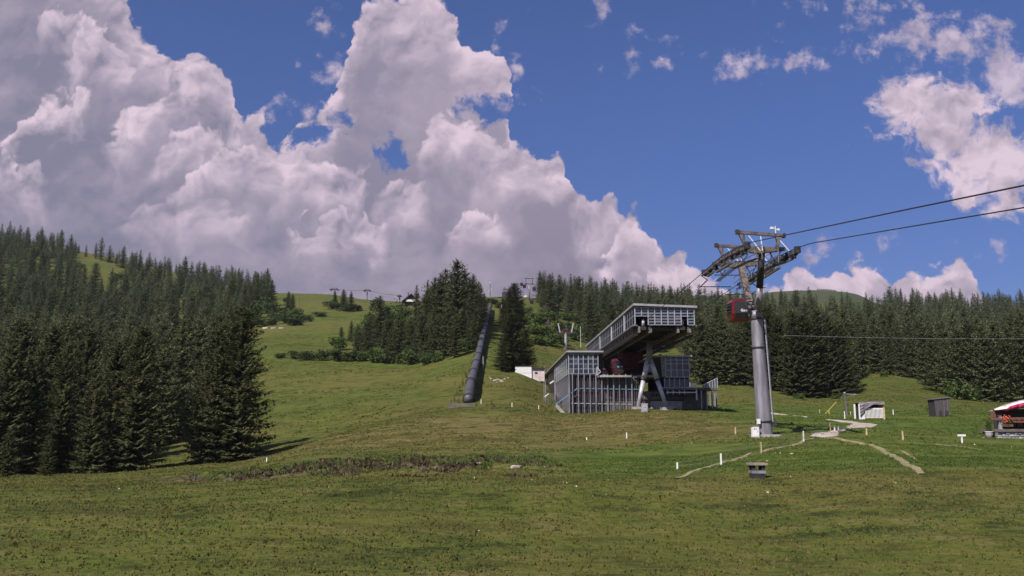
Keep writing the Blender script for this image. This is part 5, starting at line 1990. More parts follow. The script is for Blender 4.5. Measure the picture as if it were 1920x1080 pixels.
# ------------------------------------------------------------------ black pipe up the slope
def build_pipe():
    pts = [(876, 752, 132.0), (888, 716, None), (899, 668, None), (908, 626, None), (915, 596, None), (919, 577, None)]
    cl = []
    for x, y, Y in pts:
        p = hit(x, y + 3) if Y is None else at(x, Y)
        cl.append(p)
    root = empty("pipe_tunnel", cl[0], "long black ribbed pipe climbing the grass slope from a concrete footing", "pipe")
    # resample evenly
    seg = [0]
    for a, b in zip(cl, cl[1:]):
        seg.append(seg[-1] + (b - a).length)
    R_ = .72

    def pos(d):
        i = max(0, min(len(seg) - 2, int(np.searchsorted(seg, d)) - 1))
        p = cl[i].lerp(cl[i + 1], (d - seg[i]) / (seg[i + 1] - seg[i]))
        return p
    L = seg[-1]
    n = 60
    raw = [pos(L * k / n) for k in range(n + 1)]
    sm = []
    for k in range(n + 1):
        q = [raw[min(max(k + e, 0), n)] for e in range(-5, 6)]
        s = Vector((0, 0, 0))
        for e in q:
            s += e
        s /= len(q)
        z = max(ground(s.x, s.y) + R_ + .5, s.z * .6 + ground(s.x, s.y) * .4 + R_ + 1.2)
        sm.append(Vector((s.x, s.y, z)) - Vector(cl[0]))
    sm[0].z -= 1.35; sm[1].z -= .9; sm[2].z -= .5; sm[3].z -= .2; sm[0] += (sm[0] - sm[1]).normalized() * .8
    ns = 15
    per = n // ns
    for k in range(ns):
        q = sm[k * per:(k + 1) * per + 1]
        mb = MB()
        mb.tube(q, R_, 20, k in (0, ns - 1))
        mb.build("pipe_section", M['pipe'], root, True)
        d = (q[1] - q[0]).normalized()
        mb = MB()
        a = q[0] if k else q[0] + d * .5
        mb.tube([a - d * .3, a + d * .3], R_ + .2, 20)
        mb.build("ring_flange", M['rubber'], root, True)
        p = q[len(q) // 2]
        g_ = ground(p.x + cl[0].x, p.y + cl[0].y) - cl[0].z
        mb = MB()
        mb.box(p.x - .55, p.x + .55, p.y - .25, p.y + .25, g_ - .5, p.z - R_ * .6)
        mb.build("saddle", M['dconc'], root)
    mb = MB()
    d = (sm[-1] - sm[-2]).normalized()
    mb.tube([sm[-1] - d * .2, sm[-1] + d * .4], R_ + .22, 20)
    mb.build("end_collar", M['dark'], root, True)
    z0 = ground(cl[0].x, cl[0].y) - cl[0].z
    mb = MB()
    mb.box(-2.7, 1.3, -1.5, 1.2, z0 - .6, z0 + .3)
    mb.build("footing", M['dconc'], root)


build_pipe()

# ------------------------------------------------------------------ small buildings near the station
q = hit(993, 703)
p = P(993, 700, q.y - 5.5)
k = p.y / FPX
o = empty("service_hut", p, "low white flat hut at the foot of the lone broad spruce", "hut")
mb = MB(); mb.box(-27 * k, 4 * k, 0, 5, -1.6, 13.0 * k); mb.build("panelled_wall", M['white'], o)
for j in range(9):
    mb = MB(); x_ = -26.5 * k + j * 3.35 * k; mb.box(x_ + .05, x_ + 3.0 * k, -.05, -.002, .05, 12.6 * k); mb.build("wall_panel", M['white'], o)
mb = MB(); mb.box(4.02 * k, 28 * k, .3, 5, -1.6, 9.0 * k); mb.build("rendered_wall", M['pinkwall'], o)
mb = MB(); mb.box(10 * k, 15 * k, .24, .298, -.1, 2.6 * k); mb.build("hatch", M['dark'], o)
mb = MB(); mb.box(24 * k, 26 * k, .24, .298, 5.6 * k, 7.6 * k); mb.build("vent", M['dark'], o)
mb = MB(); mb.box(3.7 * k, 28.6 * k, -.1, 5.2, 9.01 * k, 10.2 * k); mb.build("roof_slab", M['dsteel'], o)
mb = MB(); mb.box(-27.6 * k, 4.3 * k, -.15, 5.2, 13.01 * k, 13.8 * k); mb.build("roof_slab", M['dsteel'], o)
mb = MB(); mb.tube([(28.2 * k, .1, 0), (28.2 * k, .1, 15 * k)], .07, 6); mb.build("pole", M['galv'], o)

# slatted shelter with a tarpaulin
p = hit(1636, 785)
k = p.y / FPX
o = empty("slatted_shelter", p, "small shelter of white upright slats with a grey tarpaulin slipping off it", "shelter", rz=-.04)
W_, H_, D_ = 23 * k, 31 * k, 1.7
for x_, m_ in ((-W_, 'white'), (W_ - .1, 'pine')):
    for y_ in (0, D_):
        mb = MB(); mb.box(x_ - .09, x_ + .09, y_ - .07, y_ + .07, -.3, H_ - (.25 if x_ < 0 else 0)); mb.build("corner_post", M[m_], o)
for j in range(14):
    x_ = -W_ * .55 + j * (W_ * 1.45) / 14
    mb = MB(); mb.box(x_, x_ + .085, -.06, -.02, .08, H_ * .62); mb.build("slat", M['white'], o)
mb = MB(); mb.box(-W_ * .62, W_ - .2, -.015, .06, .02, .16); mb.build("bottom_rail", M['pine'], o)
mb = MB(); mb.box(-W_ * .6, W_ - .2, -.012, .05, H_ * .56, H_ * .63); mb.build("top_rail", M['white'], o)
mb = MB(); mb.box(-W_ + .1, W_ - .2, D_ - .06, D_, 0, H_ - .1); mb.build("back_boards", M['dsteel'], o)
mb = MB(); mb.box(W_ - .16, W_ - .1, .08, D_ - .08, .05, H_ - .05); mb.build("side_board", M['pine'], o)
mb = MB(); mb.box(-W_ + .05, -W_ * .62, -.1, .3, -.1, H_ * .34); mb.build("white_crate", M['white'], o)
# tarp: a draped sheet over the top and the left front
mb = MB()
nx, ny = 18, 10
G_ = []
for i in range(nx + 1):
    row = []
    for j in range(ny + 1):
        u, v = i / nx, j / ny
        x_ = -W_ * 1.02 + u * W_ * 1.92
        fall = (1.0 - .78 * min(1, u * 1.9)) * 1.15 + .12
        if v < .55:
            y_, z_ = D_ - v / .55 * (D_ + .2), H_ + .05 - .12 * (1 - u) + .04 * math.sin(u * 9 + v * 7)
        else:
            w_ = (v - .55) / .45
            y_, z_ = -.2 - .08 * math.sin(u * 11 + w_ * 3) * w_ - .06 * w_, H_ + .03 - .12 * (1 - u) - w_ * fall * H_ * .62 * (1.1 if u < .2 else .75)
        row.append((x_, y_, z_))
    G_.append(row)
for i in range(nx):
    for j in range(ny):
        mb.face([G_[i][j], G_[i][j + 1], G_[i + 1][j + 1], G_[i + 1][j]])
t_ = mb.build("tarpaulin", M['tarp'], None, True, loc=p)
t_.rotation_euler = (0, 0, -.04)
md = t_.modifiers.new("thick", 'SOLIDIFY'); md.thickness = .02
tag(t_, "grey tarpaulin draped over the top of the white slatted shelter", "tarpaulin")

# dark board hut
p = hit(1768, 781)
k = p.y / FPX
o = empty("board_hut", p, "narrow dark hut of weathered grey boards alone on the right meadow", "hut", rz=.05)
wt, wb, h1, h2 = 15.2 * k, 13.0 * k, 31 * k, 34.5 * k
mb = MB()
mb.hexa([(-wb, 0, -.3), (wb, 0, -.3), (wb, 1.7, -.3), (-wb, 1.7, -.3), (-wt + .05, 0, h1), (wt - .05, 0, h2), (wt - .05, 1.7, h2), (-wt + .05, 1.7, h1)])
mb.build("hut_core", M['dark'], o)
nb = 9
for j in range(nb):
    a, b = j / nb, (j + 1) / nb
    def X(f, w): return -w + 2 * w * f
    top = lambda f: h1 + (h2 - h1) * f
    lo = RND.uniform(-.04, .12)
    d = RND.uniform(.05, .09)
    mb = MB()
    mb.hexa([(X(a, wb) + .025, -d, lo), (X(b, wb) - .025, -d, lo), (X(b, wb) - .025, -.002, lo), (X(a, wb) + .025, -.002, lo),
             (X(a, wt) + .025, -d, top(a)), (X(b, wt) - .025, -d, top(b)), (X(b, wt) - .025, -.002, top(b)), (X(a, wt) + .025, -.002, top(a))])
    mb.build("board", M['wood'], o)
mb = MB(); mb.hexa([(-wt - .15, -.2, h1 + .01), (wt + .12, -.2, h2 + .01), (wt + .12, 1.9, h2 + .01), (-wt - .15, 1.9, h1 + .01),
                    (-wt - .15, -.2, h1 + .1), (wt + .12, -.2, h2 + .1), (wt + .12, 1.9, h2 + .1), (-wt - .15, 1.9, h1 + .1)]); mb.build("lid_roof", M['wood'], o)
for x_ in (-.35 * wb, .55 * wb):
    mb = MB(); mb.box(x_ - .22, x_ + .22, -.11, -.09, .15, .75); mb.build("opening", M['dark'], o)

# ------------------------------------------------------------------ red and white canopy at the right edge
p = hit(1900, 822)
CY = p.y
k = CY / FPX
o = empty("canopy_stand", p, "timber stand under a crimson and white canopy at the right frame edge", "stand")
def C(x, y, d=0.0):
    q = P(x, y, CY + d)
    return q - p
# dry stone base, stone by stone
r_ = random.Random(3)
z0, z1 = -.25, 12.2 * k
base = empty("stone_base", (0, 0, 0)); base.parent = o
lay = 4
for j in range(lay):
    x_ = -28 * k + r_.uniform(-.05, .05)
    while x_ < 62 * k:
        w_ = r_.uniform(.22, .5)
        a, b = z0 + (z1 - z0) * j / lay, z0 + (z1 - z0) * (j + 1) / lay
        mb = MB()
        y_ = r_.uniform(-.06, .05)
        mb.hexa([(x_ + .02, y_, a + .015), (x_ + w_ - .02, y_ + r_.uniform(-.03, .03), a + .015), (x_ + w_ - .02, .4, a + .015), (x_ + .02, .4, a + .015),
                 (x_ + .03, y_ + .03, b - .015), (x_ + w_ - .03, y_ + .02, b - r_.uniform(.01, .05)), (x_ + w_ - .03, .4, b - .015), (x_ + .03, .4, b - r_.uniform(.01, .05))])
        mb.build("stone", M['stone'], base)
        x_ += w_
mb = MB(); mb.box(-27 * k, 62 * k, .1, 2.6, -.3, z1 - .02); mb.build("wall_core", M['dark'], base)
mb = MB(); mb.box(-29 * k, 63 * k, -.15, 2.8, z1 + .002, z1 + 5 * k); mb.build("counter_slab", M['dconc'], o)
# timber frame
for x, m_ in ((1879, 'alu'), (1960, 'bwood')):
    a = C(x, 806); b = C(x, 778)
    mb = MB(); mb.box(a.x - .13, a.x + .13, .1, .34, a.z, b.z); mb.build("post", M[m_], o)
mb = MB(); a = C(1858, 785); b = C(1965, 784); mb.box(a.x, b.x, -.05, .1, a.z - .12, a.z + .1); mb.build("front_beam", M['bwood'], o)
mb = MB(); a = C(1896, 789.5); b = C(1965, 782.5); mb.box(a.x, b.x, -.2, -.06, a.z, b.z); mb.build("flower_rail", M['bwood'], o)
for j in range(4):
    mb = MB(); a, b = C(1860 + j * 2.2, 783 - j * 3.6), C(1879 + j * 2.4, 777 - j * 2.9)
    mb.bar((a.x, .5 + j * .1, a.z), (b.x, .5 + j * .1, b.z), .12, .14); mb.build("roof_batten", M['bwood'], o)
mb = MB(); a = C(1884, 803); b = C(1965, 766); mb.box(a.x + .3, b.x, 2.2, 2.3, a.z - .2, b.z); mb.build("back_wall", M['dark'], o)
for j in range(5):
    mb = MB(); a = C(1895 + j * 14, 800); b = C(1905 + j * 14, 792)
    mb.box(a.x, b.x, 1.2, 1.6, a.z, b.z); mb.build("crate", M['bwood'], o)
# canopy: white pitched cloth rising to the right, crimson valance under it
n = 14
top, mid_, low = [], [], []
edge = [(1862, 769), (1884, 766.5), (1890, 761.5), (1906, 757), (1920, 754), (1940, 752), (1962, 753)]
upper = [(1863, 767), (1884, 758.5), (1896, 755), (1908, 751.5), (1920, 749), (1940, 745), (1962, 744)]
lower = [(1864, 770), (1880, 770.5), (1893, 768.5), (1906, 766.5), (1920, 764.2), (1940, 764), (1962, 766)]
mb = MB(); mb2 = MB(); mb3 = MB()
for (a, b) in zip(range(6), range(1, 7)):
    e0, e1 = C(*edge[a]), C(*edge[b]); u0, u1 = C(*upper[a], .9), C(*upper[b], .9); l0, l1 = C(*lower[a], .05), C(*lower[b], .05)
    sh = Vector((0, -.35, 0))
    mb.face([e0 + sh, e1 + sh, u1, u0])
    pk0, pk1 = u0 + Vector((1.25, 2.0, .02)), u1 + Vector((1.25, 2.0, .02))
    mb.face([u0, u1, pk1, pk0])
    mb.face([pk0, pk1, pk1 + Vector((0, 1.6, -.25)), pk0 + Vector((0, 1.6, -.25))])
    mb2.face([l0 + sh, l1 + sh, e1 + sh * 1.02, e0 + sh * 1.02])
for b_, nm, m_ in ((mb, "canopy_cloth", 'cwhite'), (mb2, "valance", 'cred')):
    q = b_.build(nm, M[m_], o, True)
    md = q.modifiers.new("thick", 'SOLIDIFY'); md.thickness = .025
# flower box
fp = P(1886, 789, CY - .1)
fb = empty("flower_box", fp, "clump of orange geraniums on the post of the crimson canopy stand", "flowers")
mb = MB()
for i in range(150):
    c = Vector((r_.gauss(0, .19), r_.gauss(0, .1), r_.gauss(.12, .14)))
    a = Vector((r_.gauss(0, 1), r_.gauss(0, 1), r_.gauss(0, 1))).normalized() * .05
    b = a.cross(Vector((r_.gauss(0, 1), 1, r_.gauss(0, 1)))).normalized() * .05
    mb.face([c - a, c + b, c + a, c - b])
mb.build("blossom", M['flower'], fb)
mb = MB()
for i in range(150):
    c = Vector((r_.gauss(.12, .25), r_.gauss(.03, .1), r_.gauss(-.22, .16)))
    a = Vector((r_.gauss(0, 1), r_.gauss(0, 1), r_.gauss(0, 1))).normalized() * .06
    b = a.cross(Vector((r_.gauss(0, 1), 1, r_.gauss(0, 1)))).normalized() * .06
    mb.face([c - a, c + b, c + a, c - b])
mb.build("foliage", M['leaf_dark'], fb)
mb = MB(); mb.box(-.3, .55, -.1, .1, -.5, -.3); mb.build("planter", M['bwood'], fb)
fb = empty("flower_box", P(1908, 788, CY - .32), "row of dark red flowers in the box along the canopy stand's rail", "flowers")
mb = MB()
for i in range(200):
    c = Vector((r_.uniform(-.35, .6), r_.gauss(0, .06), r_.gauss(0, .07)))
    a = Vector((r_.gauss(0, 1), r_.gauss(0, 1), r_.gauss(0, 1))).normalized() * .04
    b = a.cross(Vector((r_.gauss(0, 1), 1, r_.gauss(0, 1)))).normalized() * .04
    mb.face([c - a, c + b, c + a, c - b])
mb.build("blossom", M['dred'], fb)
mb = MB(); mb.box(-.4, .65, -.08, .08, -.2, -.06); mb.build("planter", M['bwood'], fb)
# planter tub
tp = hit(1855, 820)
tb_ = empty("planter_tub", tp, "pale round tub holding a dark conifer beside the crimson canopy stand", "planter")
kk = tp.y / FPX
mb = MB(); mb.tube([(0, 0, -.1), (0, 0, 9.5 * kk)], [.25, .32], 14); mb.build("tub", M['stone'], tb_, True)
mb = MB(); mb.tube([(0, 0, 9.4 * kk), (0, 0, 10.6 * kk)], [.35, .35], 14); mb.build("rim", M['white'], tb_, True)
bo = put("foliage", BUSH['dark'][1], tb_, (0, 0, 10 * kk)); bo.scale = (.42, .42, .95)
for x_, y_, s_ in ((-.5, -.1, .22), (.35, -.15, .2), (.75, 0, .16)):
    st = put("planter_stone", MID_CR[0]) if False else None
# ------------------------------------------------------------------ chimney in front
p = hit(1420, 896)
k = p.y / FPX
o = empty("chimney", p, "squat dark chimney with a flat slab cap in the grass at the near edge", "chimney")
hz_ = P(1420, 868, p.y).z - p.z
mb = MB(); mb.box(-.29, .29, -.28, .28, -.4, hz_ - .40); mb.build("chimney_stack", M['dsteel'], o)
for x_ in (-.22, .22):
    for y_ in (-.2, .2):
        mb = MB(); mb.box(x_ - .08, x_ + .08, y_ - .07, y_ + .07, hz_ - .399, hz_ - .09); mb.build("cap_support", M['dark'], o)
mb = MB(); mb.box(-.31, .31, -.3, .3, hz_ - .46, hz_ - .33); mb.build("flue_rim", M['galv'], o)
mb = MB(); mb.box(-.40, .40, -.38, .38, hz_ - .09, hz_); mb.build("cap_slab", M['cap'], o)


# ------------------------------------------------------------------ posts, wires, poles
def post(x, yb, yt, mat, label, group=None, wd=.1, name="fence_post", tilt=0.0, knob=None):
    p = hit(x, yb)
    h = P(x, yt, p.y).z - p.z
    mb = MB()
    mb.hexa([(-wd / 2, -wd / 2, -.3), (wd / 2, -wd / 2, -.3), (wd / 2, wd / 2, -.3), (-wd / 2, wd / 2, -.3),
             (-wd * .42 - tilt, -wd * .42, h), (wd * .42 - tilt, -wd * .42, h), (wd * .42 - tilt, wd * .42, h), (-wd * .42 - tilt, wd * .42, h)])
    if knob is None:
        o = mb.build(name, mat, None, loc=p)
        tag(o, label, "post", group)
    else:
        o = empty(name, p, label, "post", group)
        mb.build("shaft", mat, o)
        b2 = MB(); b2.box(-.28, .28, -.07, .07, h - .08, h + .06); b2.build("top_board", M['white'], o)
    return p, h


FG = "fence posts along the footpath"
ROW = [(1270, 880, 867, 'white', "pale fence post nearest the lower end of the footpath"), (1352, 871, 850, 'white', "white fence post on the middle of the footpath"),
       (1427, 850, 829, 'pine', "light wooden fence post straight below the big pylon"), (1507, 829, 808, 'white', "white fence post where the footpath meets the gravel"),
       (1557, 807, 791, 'pine', "thin wooden post in the shade left of the gravel turn")]
tops = []
for x, yb, yt, m_, lab in ROW:
    p, h = post(x, yb, yt, M[m_], lab, FG, .09)
    tops.append((p, h))
for lvl, lab in ((.92, "upper wire strung along the footpath fence"), (.5, "lower wire strung along the footpath fence")):
    pts_ = []
    for (a, ha), (b, hb) in zip(tops, tops[1:]):
        for j in range(6):
            f = j / 6
            q = a.lerp(b, f)
            q.z = (a.z + ha * lvl) * (1 - f) + (b.z + hb * lvl) * f - .05 * math.sin(f * math.pi)
            pts_.append(q)
    pts_.append(tops[-1][0] + Vector((0, 0, tops[-1][1] * lvl)))
    mb = MB(); mb.tube(pts_, .010, 5)
    tag(mb.build("fence_wire", M['galv']), lab, "wire", "wires of the footpath fence")
for x, yb, yt, m_, lab in [(1379, 814, 801, 'pine', "short wooden post left of the big pylon's cabinet"), (1565, 808, 797, 'white', "white stub post at the dark patch by the gravel turn"),
                           (1572, 807, 799, 'white', "second white stub post just right of its twin by the gravel turn"), (1625, 816, 803, 'pine', "wooden post leaning in the grass right of the gravel turn"),
                           (1693, 825, 808, 'pine', "lone pale post on the lawn below the dark hut"), (1675, 778, 768, 'white', "thin white post between the slatted shelter and the dark hut"),
                           (1584, 786, 771, 'white', "pale post with a yellow foot left of the slatted shelter"), (1573, 785, 772, 'wood', "grey weathered stake left of the pale post by the shelter"),
                           (1595, 778, 771, 'pine', "short stake behind the gravel turn near the leaning pole"), (1175, 822, 811, 'white', "small white marker on the grass below the station"),
                           (1100, 825, 820, 'white', "tiny white marker stub on the mound's lower edge"), (960, 764, 755, 'white', "thin pale post on the mound right of the pipe foot"), (1010, 768, 760, 'white', "thin pale post close to the station's side fence"),
                           (902, 757, 749, 'white', "white post at the foot of the black pipe"), (500, 866, 858, 'white', "small pale stake on the bank below the tallest left spruce")]:
    post(x, yb, yt, M[m_], lab, None, .1)
post(1804, 831, 816, M['white'], "white signpost with a small top board left of the canopy stand", None, .1, "signpost", 0, True)
# yellow bar barrier
p = hit(1552, 776); q = hit(1550, 776)
o = empty("barrier", p, "yellow diagonal barrier pole raised over two stub posts on the far grass", "barrier")
a = P(1547, 776, p.y) - p; b = P(1568, 754, p.y) - p
mb = MB(); mb.bar(a, b, .09); mb.build("boom", M['yellow'], o)
mb = MB(); c = a.lerp(b, .33); mb.box(c.x - .07, c.x + .07, -.07, .07, -.3, c.z); mb.build("boom_post", M['yellow'], o)
p = hit(1537, 774)
post(1537, 775, 767, M['pine'], "short yellowish stake left of the yellow barrier pole", None, .08)
# leaning wooden pole with arm and stay
p = hit(1589, 778)
o = empty("utility_pole", p, "leaning wooden pole with a thin side arm and stay before the big spruces", "pole")
a = P(1589, 778, p.y) - p; b = P(1583.5, 737, p.y) - p
mb = MB(); mb.tube([a - Vector((0, 0, .3)), b], [.15, .12], 8); mb.build("pole_shaft", M['wood'], o)
mb = MB(); mb.bar(b + Vector((.1, 0, -.12)), P(1606, 739.5, p.y) - p, .07); mb.build("side_arm", M['galv_lt'], o)
mb = MB(); mb.bar(b + Vector((-.08, 0, -.1)), P(1576, 748, p.y) - p, .06); mb.build("stay", M['galv'], o)
mb = MB(); mb.tube([b - Vector((0, 0, .02)), b + Vector((0, 0, .12))], .17, 8); mb.build("pole_cap", M['galv_lt'], o)
# red brown log pile left of the shelter
p = hit(1610, 779)
o = empty("log_pile", p, "low reddish pile of logs at the left side of the slatted shelter", "log pile")
for j, (x_, z_) in enumerate(((-.4, .1), (0, .1), (.4, .1), (-.2, .28), (.2, .28))):
    mb = MB(); mb.tube([(x_ * 1.3 - .25, -.1, z_), (x_ * 1.3 + .35, .25, z_)], .11, 8); mb.build("log", M['bwood'], o)
# slender bare poles
for x, yb, yt, w_, m_, lab in [(1089, 652, 612, .13, 'galv_lt', "pale bare pole on the bushy slope right of the short pylon"), (1333, 712, 672, .14, 'pine', "thin brown pole behind the station's glass parapet"),
                               (560, 584, 557, .2, 'wood', "pale thin pole on the upper pasture beside the lone spruce"), (941, 582, 571, .5, 'galv_lt', "short pale marker post right of the pipe's upper end"),
                               (906, 690, 668, .22, 'galv', "grey stub post in the shade right of the pipe")]:
    p = hit(x, yb)
    h = P(x, yt, p.y).z - p.z
    mb = MB(); mb.tube([(0, 0, -.3), (0, 0, h)], [w_, w_ * .7], 8)
    tag(mb.build("pole", M[m_], None, loc=p), lab, "pole")
# material ropeway cable across the right forest
mb = MB()
A_, B_ = P(1470, 629, 150), P(2050, 634, 135)
mb.tube([A_.lerp(B_, j / 12) - Vector((0, 0, .3 * math.sin(j / 12 * math.pi))) for j in range(13)], .022, 5)
tag(mb.build("power_cable", M['galv']), "thin pale cable strung level in front of the right forest", "cable")

# ------------------------------------------------------------------ far skyline
def far_tpylon(x, yb, yt, wpx, label, Y):
    p = at(x, Y)
    h = P(x, yt, Y).z - p.z
    k = Y / FPX
    o = empty("chairlift_pylon", p, label, "pylon", "chairlift pylons on the skyline")
    mb = MB(); mb.tube([(0, 0, -1), (0, 0, h - 3 * k)], [.55, .45], 8); mb.build("pole", M['galv'], o)
    mb = MB(); mb.box(-wpx * k / 2, wpx * k / 2, -.5, .5, h - 3.2 * k, h - 1.9 * k); mb.build("crossarm", M['dsteel'], o)
    mb = MB(); mb.box(-wpx * k * .38, wpx * k * .38, -.2, .2, h - .5 * k, h); mb.build("gallows_beam", M['dsteel'], o)
    for sg in (-1, 1):
        mb = MB(); mb.box(sg * wpx * k * .34 - .15, sg * wpx * k * .34 + .15, -.15, .15, h - 2 * k, h - .5 * k); mb.build("gallows_leg", M['dsteel'], o)
        mb = MB(); mb.box(sg * wpx * k * .45 - .6, sg * wpx * k * .45 + .6, -2.5, 2.5, h - 3.9 * k, h - 3 * k); mb.build("sheave_train", M['dsteel'], o)
    return p + Vector((0, 0, h - 2.5 * k))


c1 = far_tpylon(620, 562, 540, 14, "chairlift pylon on the skyline, left of the three small spruces", 590)
c2 = far_tpylon(683, 564, 542, 11, "chairlift pylon on the skyline, right of the three small spruces", 585)
c3 = far_tpylon(745, 568, 552, 5, "tiny chairlift pylon just left of the chalet", 575)
mb = MB(); mb.tube([c1, c1.lerp(c2, .5) - Vector((0, 0, .5)), c2, c2.lerp(c3, .5) - Vector((0, 0, .5)), c3], .09, 5)
tag(mb.build("chairlift_cable", M['cable']), "thin chairlift cable along the bare skyline left of the chalet", "cable")

# chalet
p = at(767, 480)
k = 480 / FPX
zt_ = P(767, 551, 480).z - p.z
zw = P(767, 561, 480).z - p.z
o = empty("chalet", p, "dark gabled chalet with a pale balcony on the ridge among spruces", "chalet", rz=.12)
w_ = 12.5 * k
mb = MB(); mb.hexa([(-w_, 0, -4), (w_, 0, -4), (w_, 9, -4), (-w_, 9, -4), (-w_, 0, zw), (w_, 0, zw), (w_, 9, zw), (-w_, 9, zw)])
mb.face([(-w_, 0, zw), (w_, 0, zw), (0, 0, zt_ - .4)]); mb.build("wall", M['cwood'], o)
for sg in (-1, 1):
    mb = MB()
    a = (sg * 17 * k, -2.2, zw - 1.3); b = (0, -2.2, zt_); c = (0, 10, zt_); d = (sg * 17 * k, 10, zw - 1.3)
    mb.hexa([Vector(q) - Vector((0, 0, .45)) for q in ((a, b, c, d) if sg < 0 else (b, a, d, c))] + [Vector(q) for q in ((a, b, c, d) if sg < 0 else (b, a, d, c))])
    mb.build("roof", M['cwood'], o)
mb = MB(); mb.box(-w_ * .75, w_ * .95, -1.5, -.01, zw - 1.5, zw - .4); mb.build("balcony", M['white'], o)
for j in range(3):
    mb = MB(); mb.box(-w_ * .6 + j * w_ * .5, -w_ * .6 + j * w_ * .5 + .9, -.08, -.005, zw - .2, zw + .9); mb.build("window", M['fglass'], o)
mb = MB(); mb.box(-1.2, 1.2, -.1, -.006, -1.5, .8); mb.build("door", M['bwood'], o)
mb = MB(); mb.box(-w_ * .5, -w_ * .3, 3, 4, zt_ - 2, zt_ + 1.2); mb.build("chimney", M['dconc'], o)

# mast and dark top station on the ridge
p = at(918, 520)
h = P(918, 525, 520).z - p.z
o = empty("radio_mast", p, "slim pale radio mast on the ridge above the pipe's upper end", "mast")
mb = MB(); mb.tube([(0, 0, -1), (0, 0, h * .72), (0, 0, h)], [.42, .3, .1], 8); mb.build("mast_tube", M['galv'], o)
mb = MB(); mb.box(-.5, .5, -.5, .5, h * .8, h * .88); mb.build("antenna", M['galv_lt'], o)
mb = MB(); mb.box(-.9, -.3, -.3, .3, h * .3, h * .38); mb.box(.3, .8, -.3, .3, h * .42, h * .5); mb.build("dish_bracket", M['galv_lt'], o)
p = at(946, 512)
k = 512 / FPX
zb_ = P(946, 562, 512).z - p.z
o = empty("top_station", p, "dark block of the upper lift station with roof aerials on the ridge", "building")
mb = MB(); mb.box(-5 * k, 8 * k, 0, 8, -3, zb_ + 15 * k); mb.build("tower_block", M['dsteel'], o)
mb = MB(); mb.box(-12 * k, -5.01 * k, -.5, 7, -3, zb_ + 5 * k); mb.build("low_annexe", M['bglass'], o)
mb = MB(); mb.box(-12.5 * k, -4.9 * k, -.8, 7.2, zb_ + 5.01 * k, zb_ + 6 * k); mb.build("roof_slab", M['galv'], o)
for x_ in (-3, -.5, 2, 5):
    mb = MB(); mb.tube([(x_ * k, 1, zb_ + 15 * k), (x_ * k, 1, zb_ + 25 * k - abs(x_) * .3)], .18, 6); mb.build("aerial", M['dsteel'], o)
mb = MB(); mb.box(-3.5 * k, 5.5 * k, .8, 1.2, zb_ + 20 * k, zb_ + 21 * k); mb.build("aerial_frame", M['dsteel'], o)
p = at(984, 545)
k = 545 / FPX
o = empty("ridge_house", p, "white and pink flat house half hidden behind the far pylon", "house")
zb_ = P(984, 561, 545).z - p.z
mb = MB(); mb.box(-9 * k, 6 * k, 0, 6, -3, zb_ + 4 * k); mb.build("wall", M['white'], o)
mb = MB(); mb.box(-7 * k, 4 * k, .5, 6, zb_ + 4.01 * k, zb_ + 8 * k); mb.build("upper_storey", M['pinkwall'], o)
mb = MB(); mb.box(-5 * k, -2 * k, -.06, -.003, zb_ + .5 * k, zb_ + 2.5 * k); mb.build("window", M['bglass'], o)
mb = MB(); mb.box(-9.5 * k, 6.5 * k, -.4, 6.2, zb_ + 3.3 * k, zb_ + 3.99 * k); mb.build("roof_slab", M['galv'], o)

# avalanche barriers on the far mountain
for j in range(10):
    x = 1545 + j * 3.7
    Y = 1690
    p = at(x, Y)
    k = Y / FPX
    mb = MB()
    z_ = P(x, 549.5 - j * .45, Y).z - p.z
    mb.box(-1.1 * k, 1.1 * k, -.6, .6, -4, max(2.5 * k, z_ + 2 * k))
    tag(mb.build("snow_barrier", M['wood'], None, loc=p), "pale avalanche barrier in the row just below the far bare summit", "barrier", "avalanche barriers on the far summit")
p = at(1441, 1500)
o = empty("lift_pylon", p, "tiny lift pylon on the far mountain edge right of the big pylon", "pylon")
mb = MB(); mb.tube([(0, 0, -2), (0, 0, 11)], .8, 6); mb.build("pole", M['galv_lt'], o)
mb = MB(); mb.box(-4, 4, -.8, .8, 9.5, 11); mb.build("crossarm", M['dsteel'], o)
for x, m_, lab in ((497, 'pinkwall', "reddish block of a low barrier at the meadow top by the left wood"), (512, 'conc', "pale grey block of a low barrier at the meadow top by the left wood"), (527, 'conc', "last pale block of the low barrier at the meadow top")):
    p = hit(x, 616)
    k = p.y / FPX
    mb = MB(); mb.box(-4.5 * k, 4.5 * k, 0, .5, -.3, 2.4 * k)
    tag(mb.build("snow_fence", M[m_], None, loc=p), lab, "barrier")

# ------------------------------------------------------------------ stones, saplings, grass
def rock_mesh(seed):
    import bmesh
    bm = bmesh.new()
    bmesh.ops.create_icosphere(bm, subdivisions=2, radius=1)
    for v in bm.verts:
        n = mnoise.noise(v.co * 1.4 + Vector((seed * 3.1, 0, 0))) + .5 * mnoise.noise(v.co * 3.3 + Vector((seed * 3.1, 4, 0)))
        v.co *= 1 + .6 * n
        v.co.z *= .62
    me = bpy.data.meshes.new("rock")
    bm.to_mesh(me)
    bm.free()
    me.materials.append(M['rock'])
    return me


